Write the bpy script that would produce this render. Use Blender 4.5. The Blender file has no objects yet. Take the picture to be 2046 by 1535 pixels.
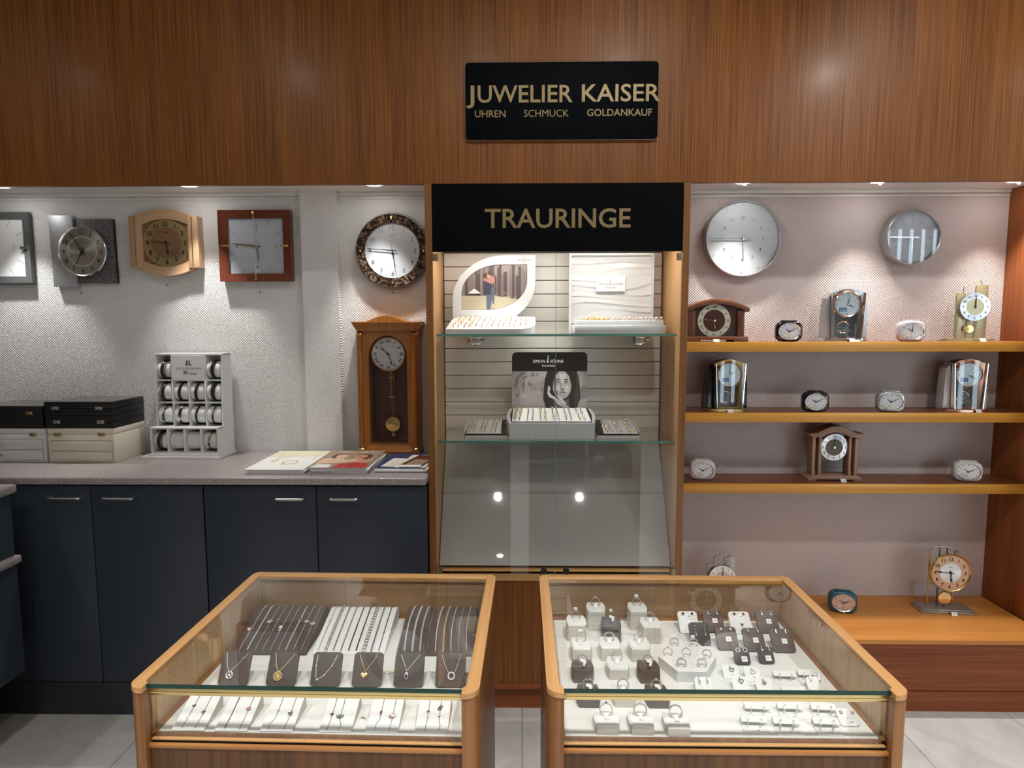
import bpy, bmesh, math, random
from mathutils import Vector, Matrix
random.seed(11)
D = bpy.data
SC = bpy.context.scene
COL = SC.collection
pi = math.pi
R = math.radians

# ------------------------------------------------------------------ materials
M = {}

def new_mat(name):
    m = D.materials.new(name)
    m.use_nodes = True
    nt = m.node_tree
    b = nt.nodes['Principled BSDF']
    M[name] = m
    return m, nt, b

def mat(name, col, rough=0.5, metal=0.0, coat=0.0, spec=None, bump=None):
    m, nt, b = new_mat(name)
    b.inputs['Base Color'].default_value = (*col, 1)
    b.inputs['Roughness'].default_value = rough
    b.inputs['Metallic'].default_value = metal
    b.inputs['Coat Weight'].default_value = coat
    b.inputs['Coat Roughness'].default_value = 0.08
    if spec is not None:
        b.inputs['Specular IOR Level'].default_value = spec
    if bump:
        N, Lk = nt.nodes, nt.links
        tc = N.new('ShaderNodeTexCoord'); no = N.new('ShaderNodeTexNoise')
        no.inputs['Scale'].default_value = bump[0]; no.inputs['Detail'].default_value = 4
        bp = N.new('ShaderNodeBump'); bp.inputs['Strength'].default_value = bump[1]
        bp.inputs['Distance'].default_value = bump[2]
        Lk.new(tc.outputs['Object'], no.inputs['Vector'])
        Lk.new(no.outputs['Fac'], bp.inputs['Height'])
        Lk.new(bp.outputs['Normal'], b.inputs['Normal'])
    return m

def ramp(nt, stops):
    r = nt.nodes.new('ShaderNodeValToRGB')
    e = r.color_ramp.elements
    e[0].position, e[0].color = stops[0][0], (*stops[0][1], 1)
    e[1].position, e[1].color = stops[-1][0], (*stops[-1][1], 1)
    for p, c in stops[1:-1]:
        x = e.new(p); x.color = (*c, 1)
    return r

def wood(name, dark, light, axis='z', fine=130, long=2.2, rough=0.4, coat=0.15, broad=9, bw=0.45):
    """veneer: fine pores stretched along AXIS plus broad figure"""
    m, nt, b = new_mat(name)
    N, Lk = nt.nodes, nt.links
    tc = N.new('ShaderNodeTexCoord')
    def stretched(across, along, detail, dist):
        mp = N.new('ShaderNodeMapping')
        sc = [across] * 3
        sc['xyz'.index(axis)] = along
        mp.inputs['Scale'].default_value = sc
        no = N.new('ShaderNodeTexNoise')
        no.inputs['Scale'].default_value = 1.0
        no.inputs['Detail'].default_value = detail
        no.inputs['Distortion'].default_value = dist
        Lk.new(tc.outputs['Object'], mp.inputs['Vector'])
        Lk.new(mp.outputs['Vector'], no.inputs['Vector'])
        return no
    a = stretched(fine, long, 4, 0.2)
    c = stretched(broad, long * 0.25, 2, 0.6)
    mx = N.new('ShaderNodeMath'); mx.operation = 'MULTIPLY_ADD'
    mx.inputs[1].default_value = 1 - bw
    sub = N.new('ShaderNodeMath'); sub.operation = 'MULTIPLY'; sub.inputs[1].default_value = bw
    Lk.new(c.outputs['Fac'], sub.inputs[0])
    Lk.new(a.outputs['Fac'], mx.inputs[0]); Lk.new(sub.outputs[0], mx.inputs[2])
    mid = tuple((p + q) / 2 for p, q in zip(dark, light))
    r = ramp(nt, [(0.36, dark), (0.5, mid), (0.64, light)])
    Lk.new(mx.outputs[0], r.inputs['Fac'])
    Lk.new(r.outputs['Color'], b.inputs['Base Color'])
    b.inputs['Roughness'].default_value = rough
    b.inputs['Specular IOR Level'].default_value = 0.3
    b.inputs['Coat Weight'].default_value = coat * 0.4
    b.inputs['Coat Roughness'].default_value = 0.2
    return m

def glass(name, tint=(0.93, 0.97, 0.95), ior=1.5, gain=1.0, rough=0.0):
    """clear pane: transparent with a Fresnel mirror on the faces turned outward"""
    m = D.materials.new(name); m.use_nodes = True
    nt = m.node_tree; N, Lk = nt.nodes, nt.links
    N.clear()
    out = N.new('ShaderNodeOutputMaterial')
    tr = N.new('ShaderNodeBsdfTransparent'); tr.inputs['Color'].default_value = (*tint, 1)
    gl = N.new('ShaderNodeBsdfGlossy'); gl.inputs['Roughness'].default_value = rough
    fr = N.new('ShaderNodeFresnel'); fr.inputs['IOR'].default_value = ior
    ge = N.new('ShaderNodeNewGeometry')
    inv = N.new('ShaderNodeMath'); inv.operation = 'SUBTRACT'; inv.inputs[0].default_value = 1
    mul = N.new('ShaderNodeMath'); mul.operation = 'MULTIPLY'
    g2 = N.new('ShaderNodeMath'); g2.operation = 'MULTIPLY'; g2.inputs[1].default_value = gain; g2.use_clamp = True
    mix = N.new('ShaderNodeMixShader')
    Lk.new(ge.outputs['Backfacing'], inv.inputs[1])
    Lk.new(inv.outputs[0], mul.inputs[0]); Lk.new(fr.outputs['Fac'], mul.inputs[1])
    Lk.new(mul.outputs[0], g2.inputs[0]); Lk.new(g2.outputs[0], mix.inputs['Fac'])
    Lk.new(tr.outputs[0], mix.inputs[1]); Lk.new(gl.outputs[0], mix.inputs[2])
    Lk.new(mix.outputs[0], out.inputs['Surface'])
    M[name] = m
    return m

def emit(name, col, strength):
    m = D.materials.new(name); m.use_nodes = True
    nt = m.node_tree; nt.nodes.clear()
    out = nt.nodes.new('ShaderNodeOutputMaterial'); e = nt.nodes.new('ShaderNodeEmission')
    e.inputs['Color'].default_value = (*col, 1); e.inputs['Strength'].default_value = strength
    nt.links.new(e.outputs[0], out.inputs['Surface'])
    M[name] = m
    return m

def speckle(name, cols, scale, rough=0.35, coat=0.2):
    m, nt, b = new_mat(name)
    N, Lk = nt.nodes, nt.links
    tc = N.new('ShaderNodeTexCoord'); no = N.new('ShaderNodeTexNoise')
    no.inputs['Scale'].default_value = scale; no.inputs['Detail'].default_value = 3
    no.inputs['Roughness'].default_value = 0.7
    r = ramp(nt, cols)
    Lk.new(tc.outputs['Object'], no.inputs['Vector']); Lk.new(no.outputs['Fac'], r.inputs['Fac'])
    Lk.new(r.outputs['Color'], b.inputs['Base Color'])
    b.inputs['Roughness'].default_value = rough; b.inputs['Coat Weight'].default_value = coat
    return m

def brushed(name, col, rough=0.3):
    """metal turned on a lathe: fine rings give the radial fans of light"""
    m, nt, b = new_mat(name)
    b.inputs['Base Color'].default_value = (*col, 1)
    b.inputs['Metallic'].default_value = 1
    b.inputs['Roughness'].default_value = rough
    b.inputs['Anisotropic'].default_value = 0.8
    tg = nt.nodes.new('ShaderNodeTangent'); tg.direction_type = 'RADIAL'; tg.axis = 'Y'
    nt.links.new(tg.outputs[0], b.inputs['Tangent'])
    return m

# ------------------------------------------------------------------ text shapes
_glyph = {}

def glyphs(s, bold=0.0, ext=0.0):
    key = (s, bold, ext)
    if key in _glyph:
        return _glyph[key]
    cu = D.curves.new('lettering', 'FONT')
    cu.body = s; cu.size = 1.0; cu.offset = bold; cu.extrude = ext
    cu.resolution_u = 3; cu.fill_mode = 'BOTH' if ext else 'FRONT'
    ob = D.objects.new('lettering', cu); COL.objects.link(ob)
    dg = bpy.context.evaluated_depsgraph_get()
    ev = ob.evaluated_get(dg)
    me = ev.to_mesh()
    vs = [tuple(v.co) for v in me.vertices]
    fs = [tuple(p.vertices) for p in me.polygons]
    ev.to_mesh_clear()
    D.objects.remove(ob); D.curves.remove(cu)
    if vs:
        bb = (min(v[0] for v in vs), max(v[0] for v in vs), min(v[1] for v in vs), max(v[1] for v in vs))
    else:
        bb = (0, 1, 0, 1)
    _glyph[key] = (vs, fs, bb)
    return _glyph[key]

# ------------------------------------------------------------------ mesh builder
def circ(cx, cz, r, n=32, rz=None, a0=0.0):
    rz = r if rz is None else rz
    return [(cx + r * math.cos(a0 + 2 * pi * i / n), cz + rz * math.sin(a0 + 2 * pi * i / n)) for i in range(n)]

def rrect(x0, x1, z0, z1, r, n=5):
    o = []
    for cx, cz, a in ((x1 - r, z0 + r, -90), (x1 - r, z1 - r, 0), (x0 + r, z1 - r, 90), (x0 + r, z0 + r, 180)):
        for i in range(n + 1):
            t = R(a + 90 * i / n); o.append((cx + r * math.cos(t), cz + r * math.sin(t)))
    return o

def supere(cx, cz, a, b, p=4, n=40):
    o = []
    for i in range(n):
        t = 2 * pi * i / n; c, s = math.cos(t), math.sin(t)
        o.append((cx + a * math.copysign(abs(c) ** (2 / p), c), cz + b * math.copysign(abs(s) ** (2 / p), s)))
    return o

class MB:
    def __init__(s, m=None):
        s.v, s.f, s.mi, s.mats, s.cur = [], [], [], [], 0
        s.T = Matrix()
        if m: s.m(m)
    def m(s, name):
        if name not in s.mats: s.mats.append(name)
        s.cur = s.mats.index(name); return s
    def at(s, x=0, y=0, z=0, rx=0, ry=0, rz=0, sc=1.0):
        s.T = Matrix.Translation((x, y, z)) @ Matrix.Rotation(R(rz), 4, 'Z') @ Matrix.Rotation(R(ry), 4, 'Y') @ Matrix.Rotation(R(rx), 4, 'X') @ Matrix.Scale(sc, 4)
        return s
    def add(s, vs, fs):
        b = len(s.v)
        s.v += [s.T @ Vector(v) for v in vs]
        s.f += [tuple(i + b for i in f) for f in fs]
        s.mi += [s.cur] * len(fs); return s
    def box(s, x0, x1, y0, y1, z0, z1, b=0.0, seg=2):
        if b <= 0:
            vs = [(x, y, z) for z in (z0, z1) for y in (y0, y1) for x in (x0, x1)]
            return s.add(vs, [(0, 2, 3, 1), (4, 5, 7, 6), (0, 1, 5, 4), (1, 3, 7, 5), (3, 2, 6, 7), (2, 0, 4, 6)])
        bm = bmesh.new()
        bmesh.ops.create_cube(bm, size=1.0)
        for v in bm.verts:
            v.co = ((x0 + x1) / 2 + v.co.x * (x1 - x0), (y0 + y1) / 2 + v.co.y * (y1 - y0), (z0 + z1) / 2 + v.co.z * (z1 - z0))
        bmesh.ops.bevel(bm, geom=bm.edges[:], offset=b, segments=seg, profile=0.5, affect='EDGES')
        bm.verts.index_update()
        s.add([v.co[:] for v in bm.verts], [tuple(v.index for v in f.verts) for f in bm.faces])
        bm.free(); return s
    def prism(s, pts, y0, y1, b=0.0):
        """outline in x,z (counter-clockwise seen from the front) from y0 (front) to y1 (back)"""
        n = len(pts)
        if b > 0:
            cx = sum(p[0] for p in pts) / n; cz = sum(p[1] for p in pts) / n
            def ins(d):
                o = []
                for i in range(n):
                    a, q, c = Vector(pts[i - 1]), Vector(pts[i]), Vector(pts[(i + 1) % n])
                    e1 = (q - a); e2 = (c - q)
                    if e1.length < 1e-9: e1 = e2
                    if e2.length < 1e-9: e2 = e1
                    n1 = Vector((-e1.y, e1.x)).normalized(); n2 = Vector((-e2.y, e2.x)).normalized()
                    k = n1 + n2
                    k = k / max(0.35, (1 + n1.dot(n2)))
                    o.append((q.x + k.x * d, q.y + k.y * d))
                return o
            rings = [(ins(b), y0), (ins(b * 0.3), y0 + b * 0.3), (pts, y0 + b), (pts, y1)]
        else:
            rings = [(pts, y0), (pts, y1)]
        vs = [(x, y, z) for pp, y in rings for x, z in pp]
        fs = [tuple(range(n))]
        for k in range(len(rings) - 1):
            for i in range(n):
                j = (i + 1) % n
                fs.append((k * n + i, (k + 1) * n + i, (k + 1) * n + j, k * n + j))
        o = (len(rings) - 1) * n
        fs.append(tuple(o + i for i in reversed(range(n))))
        return s.add(vs, fs)
    def frame(s, outer, inner, y0, y1, yi=None):
        """flat ring between two outlines with the same count"""
        n = len(outer); yi = y0 if yi is None else yi
        vs = [(x, y0, z) for x, z in outer] + [(x, yi, z) for x, z in inner] + [(x, y1, z) for x, z in outer] + [(x, y1, z) for x, z in inner]
        fs = []
        for i in range(n):
            j = (i + 1) % n
            fs += [(i, j, n + j, n + i), (2 * n + i, 3 * n + i, 3 * n + j, 2 * n + j), (i, 2 * n + i, 2 * n + j, j), (n + i, n + j, 3 * n + j, 3 * n + i)]
        return s.add(vs, fs)
    def poly(s, pts, y):
        return s.add([(x, y, z) for x, z in pts], [tuple(range(len(pts)))])
    def lathe(s, prof, n=32, axis='z', caps=True):
        """profile (r, h) turned about the axis; h runs along +axis (for y: towards the viewer is -y)"""
        vs, fs = [], []
        for r, h in prof:
            for i in range(n):
                t = 2 * pi * i / n; c, q = r * math.cos(t), r * math.sin(t)
                vs.append((c, q, h) if axis == 'z' else (c, -h, q) if axis == 'y' else (h, c, q))
        k = len(prof)
        for a in range(k - 1):
            for i in range(n):
                j = (i + 1) % n
                fs.append((a * n + i, a * n + j, (a + 1) * n + j, (a + 1) * n + i))
        if caps and prof[0][0] > 1e-6: fs.append(tuple(reversed(range(n))))
        if caps and prof[-1][0] > 1e-6: fs.append(tuple((k - 1) * n + i for i in range(n)))
        return s.add(vs, fs)
    def tube(s, path, r, n=8, closed=False, taper=None):
        P = [Vector(p) for p in path]; k = len(P)
        vs, fs = [], []
        up = Vector((0, 0, 1)); prev = None
        for i, p in enumerate(P):
            if closed: d = P[(i + 1) % k] - P[i - 1]
            else: d = P[min(i + 1, k - 1)] - P[max(i - 1, 0)]
            d.normalize()
            if prev is None:
                a = up if abs(d.z) < 0.9 else Vector((1, 0, 0))
                u = d.cross(a).normalized()
            else:
                u = (prev - d * prev.dot(d)).normalized()
            prev = u; w = d.cross(u)
            rr = r if taper is None else taper(i / max(1, k - 1)) * r
            for j in range(n):
                t = 2 * pi * j / n
                vs.append(tuple(p + u * rr * math.cos(t) + w * rr * math.sin(t)))
        m = k if closed else k - 1
        for i in range(m):
            for j in range(n):
                q = (j + 1) % n; b = (i + 1) % k
                fs.append((i * n + j, i * n + q, b * n + q, b * n + j))
        if not closed:
            fs.append(tuple(reversed(range(n)))); fs.append(tuple((k - 1) * n + j for j in range(n)))
        return s.add(vs, fs)
    def torus(s, c, Rr, r, axis='y', n=28, k=8, sx=1.0, sz=1.0):
        pts = []
        for i in range(n):
            t = 2 * pi * i / n; a, b = Rr * math.cos(t) * sx, Rr * math.sin(t) * sz
            pts.append((c[0] + a, c[1], c[2] + b) if axis == 'y' else (c[0] + a, c[1] + b, c[2]) if axis == 'z' else (c[0], c[1] + a, c[2] + b))
        return s.tube(pts, r, k, closed=True)
    def ball(s, c, r, n=12, sx=1, sy=1, sz=1):
        vs, fs = [], []
        k = max(6, n // 2)
        for i in range(k + 1):
            p = pi * i / k
            for j in range(n):
                t = 2 * pi * j / n
                vs.append((c[0] + sx * r * math.sin(p) * math.cos(t), c[1] + sy * r * math.sin(p) * math.sin(t), c[2] + sz * r * math.cos(p)))
        for i in range(k):
            for j in range(n):
                q = (j + 1) % n
                fs.append((i * n + j, (i + 1) * n + j, (i + 1) * n + q, i * n + q))
        return s.add(vs, fs)
    def gem(s, c, r, h=None, n=8):
        h = h or r * 0.9
        vs = [(c[0] + 0.55 * r * math.cos(2 * pi * i / n), c[1] + 0.55 * r * math.sin(2 * pi * i / n), c[2] + h * 0.4) for i in range(n)]
        vs += [(c[0] + r * math.cos(2 * pi * (i + .5) / n), c[1] + r * math.sin(2 * pi * (i + .5) / n), c[2]) for i in range(n)]
        vs.append((c[0], c[1], c[2] - h * 0.6))
        fs = [tuple(range(n))]
        for i in range(n):
            j = (i + 1) % n
            fs += [(i, n + i, j), (j, n + i, n + j), (n + i, 2 * n, n + j)]
        return s.add(vs, fs)
    def text(s, t, x, z, size, y=0.0, width=None, rot=0.0, bold=0.0, ext=0.0, align='C'):
        """capital height = size; centred on x, z; reads from the front (-y)"""
        if 'M' in t: bold = 0.0
        vs, fs, bb = glyphs(t, bold, ext)
        cap = glyphs('H', bold, ext)[2]
        k = size / (cap[3] - cap[2]); kx = k
        if width: kx = width / (bb[1] - bb[0])
        cx = (bb[0] + bb[1]) / 2 if align == 'C' else bb[0] if align == 'L' else bb[1]
        cz = (cap[2] + cap[3]) / 2
        c, q = math.cos(R(-rot)), math.sin(R(-rot))
        o = []
        for a, b, d in vs:
            px, pz = (a - cx) * kx, (b - cz) * k
            o.append((x + px * c - pz * q, y - d * k, z + px * q + pz * c))
        return s.add(o, fs)
    def build(s, name, parent=None, loc=(0, 0, 0), rot=(0, 0, 0), ang=32, kind=None):
        me = D.meshes.new(name)
        me.from_pydata([tuple(v) for v in s.v], [], s.f)
        for k in s.mats: me.materials.append(M[k])
        me.polygons.foreach_set('material_index', s.mi)
        me.polygons.foreach_set('use_smooth', [True] * len(s.f))
        me.update()
        me.set_sharp_from_angle(angle=R(ang))
        o = D.objects.new(name, me); COL.objects.link(o)
        o.location = loc; o.rotation_euler = [R(a) for a in rot]
        if parent is not None: o.parent = parent
        if kind: o['kind'] = kind
        return o

def thing(name, label, cat, loc=(0, 0, 0), rz=0.0, group=None):
    o = D.objects.new(name, None); COL.objects.link(o)
    o.empty_display_size = 0.02
    o.location = loc; o.rotation_euler = (0, 0, R(rz))
    o['label'] = label; o['category'] = cat
    if group: o['group'] = group
    return o

def tag(o, label, cat, group=None):
    o['label'] = label; o['category'] = cat
    if group: o['group'] = group
    return o

def dup(root, loc, rz, label=None, group=None):
    r = root.copy(); COL.objects.link(r)
    r.location = loc; r.rotation_euler = (0, 0, R(rz))
    if label: r['label'] = label
    if group: r['group'] = group
    for ch in list(root.children):
        c = ch.copy(); COL.objects.link(c); c.parent = r
        for g in list(ch.children):
            d = g.copy(); COL.objects.link(d); d.parent = c
    return r

def lerp(a, b, t): return a + (b - a) * t

def bez(p, n=12):
    """polyline through quadratic/cubic control points"""
    o = []
    for i in range(n + 1):
        t = i / n; q = [Vector(x) for x in p]
        while len(q) > 1: q = [q[j].lerp(q[j + 1], t) for j in range(len(q) - 1)]
        o.append(tuple(q[0]))
    return o
LAMP = 40.0      # watts of each ceiling downlight
SOFF = 15.0      # watts of each soffit lamp
CASE_L = 1.5     # watts of the showcase strip
CASE_S = 8.0     # watts of each showcase spot
EXPO = 0.36
# ------------------------------------------------------------------ palette
wood('teak_vertical', (0.120, 0.034, 0.0042), (0.275, 0.096, 0.0150), 'z', 210, 2.6, 0.46, 0.15, 16, 0.24)
wood('teak_dim', (0.105, 0.034, 0.007), (0.235, 0.082, 0.018), 'z', 120, 2.0, 0.45, 0.15, 12, 0.4)
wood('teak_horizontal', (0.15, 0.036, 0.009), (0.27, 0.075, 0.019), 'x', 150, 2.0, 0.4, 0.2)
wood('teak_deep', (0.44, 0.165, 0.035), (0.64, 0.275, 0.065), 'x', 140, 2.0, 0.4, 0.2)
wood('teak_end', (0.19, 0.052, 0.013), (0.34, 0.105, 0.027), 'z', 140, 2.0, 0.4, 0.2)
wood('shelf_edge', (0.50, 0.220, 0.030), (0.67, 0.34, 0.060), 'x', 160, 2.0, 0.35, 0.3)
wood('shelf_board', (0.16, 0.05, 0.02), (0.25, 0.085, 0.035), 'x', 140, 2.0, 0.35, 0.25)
wood('oak_rail', (0.44, 0.225, 0.082), (0.62, 0.36, 0.150), 'x', 170, 3.0, 0.35, 0.3)
wood('oak_rail_deep', (0.42, 0.205, 0.072), (0.60, 0.34, 0.135), 'y', 170, 3.0, 0.35, 0.3)
wood('oak_panel', (0.18, 0.072, 0.022), (0.31, 0.138, 0.045), 'z', 110, 2.2, 0.4, 0.25)
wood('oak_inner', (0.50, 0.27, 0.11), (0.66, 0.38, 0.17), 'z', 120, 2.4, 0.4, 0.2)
wood('oak_back', (0.25, 0.150, 0.080), (0.37, 0.235, 0.130), 'x', 120, 2.4, 0.4, 0.2)
wood('oak_lining', (0.42, 0.26, 0.13), (0.58, 0.39, 0.21), 'z', 120, 2.4, 0.4, 0.2)
wood('oak_moulding', (0.28, 0.115, 0.034), (0.42, 0.19, 0.062), 'x', 150, 3.0, 0.35, 0.3)
wood('case_front', (0.055, 0.022, 0.006), (0.135, 0.055, 0.015), 'z', 130, 1.6, 0.4, 0.25)
wood('honey_clock', (0.27, 0.092, 0.014), (0.41, 0.160, 0.029), 'z', 140, 3, 0.3, 0.4)
wood('beech_clock', (0.42, 0.255, 0.145), (0.56, 0.37, 0.225), 'x', 60, 2, 0.4, 0.2, broad=20)
wood('beech_clock_upright', (0.42, 0.255, 0.145), (0.56, 0.37, 0.225), 'z', 60, 2, 0.4, 0.2, broad=20)
wood('mahogany', (0.10, 0.022, 0.010), (0.19, 0.050, 0.022), 'z', 150, 3, 0.3, 0.4)
wood('mahogany_dark', (0.05, 0.014, 0.008), (0.10, 0.030, 0.016), 'z', 150, 3, 0.3, 0.4)
wood('walnut', (0.13, 0.045, 0.020), (0.22, 0.085, 0.038), 'x', 140, 3, 0.3, 0.35)
wood('rose_wood', (0.30, 0.17, 0.115), (0.42, 0.25, 0.17), 'z', 120, 3, 0.35, 0.3)

mat('white_paint', (0.80, 0.80, 0.79), 0.45)
mat('soffit_white', (0.78, 0.77, 0.75), 0.6)
mat('room_white', (0.50, 0.48, 0.45), 0.7)
mat('room_dark', (0.22, 0.19, 0.16), 0.6)
mat('white_gloss', (0.66, 0.665, 0.665), 0.25, coat=0.3)
mat('white_leather', (0.78, 0.785, 0.775), 0.5, bump=(700, 0.25, 0.0005))
mat('cream_leather', (0.74, 0.69, 0.57), 0.5, bump=(700, 0.3, 0.0005))
mat('pale_grey_leather', (0.70, 0.71, 0.72), 0.5, bump=(700, 0.3, 0.0005))
mat('black_leather', (0.008, 0.008, 0.009), 0.32, bump=(500, 0.2, 0.0005))
mat('dark_pad', (0.088, 0.070, 0.062), 0.6, bump=(300, 0.3, 0.0006))
mat('brown_pad', (0.088, 0.056, 0.044), 0.5, bump=(300, 0.3, 0.0006))
mat('charcoal_pad', (0.040, 0.038, 0.038), 0.6, bump=(300, 0.3, 0.0006))
mat('stand_side', (0.55, 0.52, 0.46), 0.55)
mat('tray_cloth', (0.74, 0.745, 0.715), 0.8, bump=(900, 0.2, 0.0004))
mat('sign_black', (0.0016, 0.0022, 0.0036), 0.6, spec=0.06)
mat('gloss_black', (0.003, 0.003, 0.004), 0.12, coat=0.4)
mat('black', (0.006, 0.006, 0.006), 0.4)
mat('ink', (0.012, 0.012, 0.014), 0.5)
mat('sign_gold', (0.28, 0.20, 0.080), 0.45, 0.25)
mat('anthracite', (0.0350, 0.0460, 0.0630), 0.42, spec=0.4, bump=(900, 0.12, 0.0004))
mat('anthracite_plinth', (0.0280, 0.0340, 0.0440), 0.45, spec=0.4)
mat('gap_black', (0.002, 0.002, 0.002), 0.8, spec=0.1)
mat('brass', (0.80, 0.58, 0.22), 0.22, 1)
mat('brass_strip', (0.66, 0.53, 0.26), 0.32, 1)
mat('dial_blush', (0.60, 0.46, 0.40), 0.4, 0.2)
mat('chain_warm', (0.92, 0.82, 0.64), 0.28, 0.5)
mat('brass_satin', (0.62, 0.46, 0.20), 0.38, 1)
mat('gold', (0.95, 0.68, 0.28), 0.18, 1)
mat('rose_gold', (0.93, 0.58, 0.43), 0.18, 1)
mat('silver', (0.86, 0.86, 0.87), 0.16, 1)
mat('ring_silver', (0.74, 0.74, 0.75), 0.25, 0.65)
mat('sign_edge', (0.16, 0.085, 0.045), 0.6)
mat('steel', (0.62, 0.63, 0.64), 0.3, 1)
mat('dark_metal', (0.10, 0.10, 0.10), 0.3, 1)
mat('aluminium', (0.52, 0.54, 0.58), 0.42, 0.7)
mat('bronze_dark', (0.30, 0.235, 0.14), 0.4, 0.9)
mat('bright_silver', (0.92, 0.92, 0.93), 0.28, 0.45)
mat('bright_gold', (0.95, 0.72, 0.30), 0.28, 0.5)
mat('chrome', (0.88, 0.89, 0.90), 0.06, 1)
mat('champagne', (0.50, 0.42, 0.25), 0.35, 0.8)
mat('bronze_grey', (0.42, 0.38, 0.34), 0.35, 0.8)
mat('grey_frame', (0.10, 0.105, 0.11), 0.35)
mat('dial_white', (0.76, 0.77, 0.78), 0.5)
mat('dial_grey', (0.62, 0.64, 0.68), 0.5)
mat('dial_cream', (0.72, 0.68, 0.50), 0.4)
mat('dial_gold', (0.50, 0.36, 0.16), 0.4, 0.4)
mat('dial_pale_gold', (0.44, 0.34, 0.16), 0.3, 0.6)
mat('dial_brown', (0.20, 0.105, 0.05), 0.5)
mat('dial_copper', (0.64, 0.38, 0.24), 0.32, 0.6)
mat('dial_olive', (0.10, 0.08, 0.045), 0.4)
brushed('spun_silver', (0.72, 0.71, 0.69), 0.28)
brushed('spun_pale', (0.80, 0.79, 0.77), 0.34)
brushed('spun_gold', (0.78, 0.58, 0.28), 0.26)
mat('grey_mark', (0.16, 0.16, 0.17), 0.5)
mat('silver_mark', (0.42, 0.42, 0.43), 0.35, 0.6)
mat('paper', (0.82, 0.82, 0.80), 0.7)
mat('paper_edge', (0.60, 0.61, 0.62), 0.8)
mat('label_white', (0.88, 0.88, 0.87), 0.6)
mat('label_blue', (0.012, 0.09, 0.30), 0.4)
mat('panel_grey', (0.44, 0.435, 0.415), 0.015, coat=0.3)
mat('slat', (0.86, 0.82, 0.76), 0.5)
mat('slat_groove', (0.10, 0.075, 0.05), 0.7)
mat('grey_box', (0.66, 0.68, 0.69), 0.4)
mat('pearl', (0.78, 0.76, 0.74), 0.2, coat=0.6)
mat('gem_clear', (0.80, 0.84, 0.88), 0.05, 0.6)
mat('gem_dark', (0.010, 0.010, 0.016), 0.06, coat=0.8)
mat('gem_blue', (0.010, 0.014, 0.06), 0.06, coat=0.8)
mat('gem_green', (0.010, 0.11, 0.05), 0.06, coat=0.8)
mat('gem_red', (0.16, 0.008, 0.018), 0.06, coat=0.8)
mat('gem_pink', (0.26, 0.012, 0.12), 0.08, coat=0.8)
mat('gem_rose', (0.66, 0.32, 0.30), 0.08, coat=0.8)
mat('silver_body', (0.62, 0.58, 0.60), 0.3, 0.5)
mat('silver_body_cool', (0.52, 0.54, 0.57), 0.3, 0.6)
mat('white_body', (0.66, 0.63, 0.60), 0.35)
mat('teal_body', (0.018, 0.10, 0.15), 0.3, 0.3, coat=0.3)
mat('smoke', (0.05, 0.05, 0.055), 0.15, coat=0.4)
mat('blue_cover', (0.03, 0.045, 0.13), 0.4)
mat('maroon_cover', (0.13, 0.030, 0.018), 0.4)
mat('skin_print', (0.52, 0.28, 0.16), 0.5)
mat('skin_print_light', (0.68, 0.46, 0.32), 0.5)
mat('hair_print', (0.10, 0.05, 0.03), 0.5)
mat('brown_print', (0.22, 0.13, 0.08), 0.5)
mat('tan_print', (0.34, 0.24, 0.17), 0.5)
mat('red_print', (0.42, 0.02, 0.02), 0.5)
mat('cream_print', (0.72, 0.68, 0.50), 0.5)
mat('pale_print', (0.76, 0.77, 0.74), 0.5)
mat('gold_print', (0.52, 0.40, 0.14), 0.5)
mat('park_ground', (0.52, 0.46, 0.33), 0.6)
mat('park_haze', (0.30, 0.25, 0.22), 0.6)
mat('park_trunk', (0.085, 0.062, 0.065), 0.6)
mat('park_trunk_light', (0.20, 0.15, 0.145), 0.6)
mat('navy_print', (0.040, 0.045, 0.075), 0.6)
mat('denim_print', (0.10, 0.12, 0.17), 0.6)
mat('coral_print', (0.48, 0.20, 0.17), 0.6)
mat('port_bg', (0.50, 0.45, 0.45), 0.5)
mat('port_bg_dark', (0.29, 0.24, 0.235), 0.5)
mat('port_skin', (0.60, 0.56, 0.54), 0.5)
mat('port_skin_light', (0.84, 0.81, 0.79), 0.5)
mat('port_skin_dark', (0.17, 0.145, 0.14), 0.5)
mat('port_hair', (0.022, 0.018, 0.018), 0.5)
mat('port_hair_light', (0.085, 0.070, 0.068), 0.5)
speckle('worktop', [(0.30, (0.15, 0.125, 0.125)), (0.45, (0.31, 0.265, 0.265)), (0.58, (0.44, 0.385, 0.385)), (0.72, (0.66, 0.60, 0.59))], 300)
speckle('marble_brown', [(0.38, (0.008, 0.005, 0.004)), (0.48, (0.035, 0.018, 0.011)), (0.56, (0.10, 0.062, 0.042)), (0.70, (0.34, 0.27, 0.20))], 85, 0.2, 0.4)
speckle('slate', [(0.35, (0.045, 0.045, 0.047)), (0.5, (0.10, 0.10, 0.105)), (0.68, (0.20, 0.20, 0.205))], 120, 0.5, 0.1)
glass('pane_glass', (0.985, 0.99, 0.985), 1.5, 1.6)
glass('door_glass', (0.965, 0.965, 0.96), 1.5, 1.8)
glass('clock_glass', (0.96, 0.97, 0.98), 1.5, 1.2)
glass('shelf_glass', (0.97, 0.99, 0.98), 1.5, 1.2)
glass('acrylic', (0.86, 0.88, 0.87), 1.49, 1.2, 0.05)
glass('crystal', (0.90, 0.94, 0.96), 1.5, 0.9, 0.0)
mat('glass_rim', (0.004, 0.040, 0.028), 0.15, spec=0.3)
mat('glass_rim_light', (0.10, 0.33, 0.29), 0.1, coat=0.6)
mat('acrylic_frost', (0.78, 0.79, 0.77), 0.3, coat=0.4)
emit('lamp_glow', (1.0, 0.97, 0.92), 22)
emit('strip_glow', (1.0, 0.95, 0.88), 2.5)
emit('daylight', (0.66, 0.85, 1.0), 9)

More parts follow.
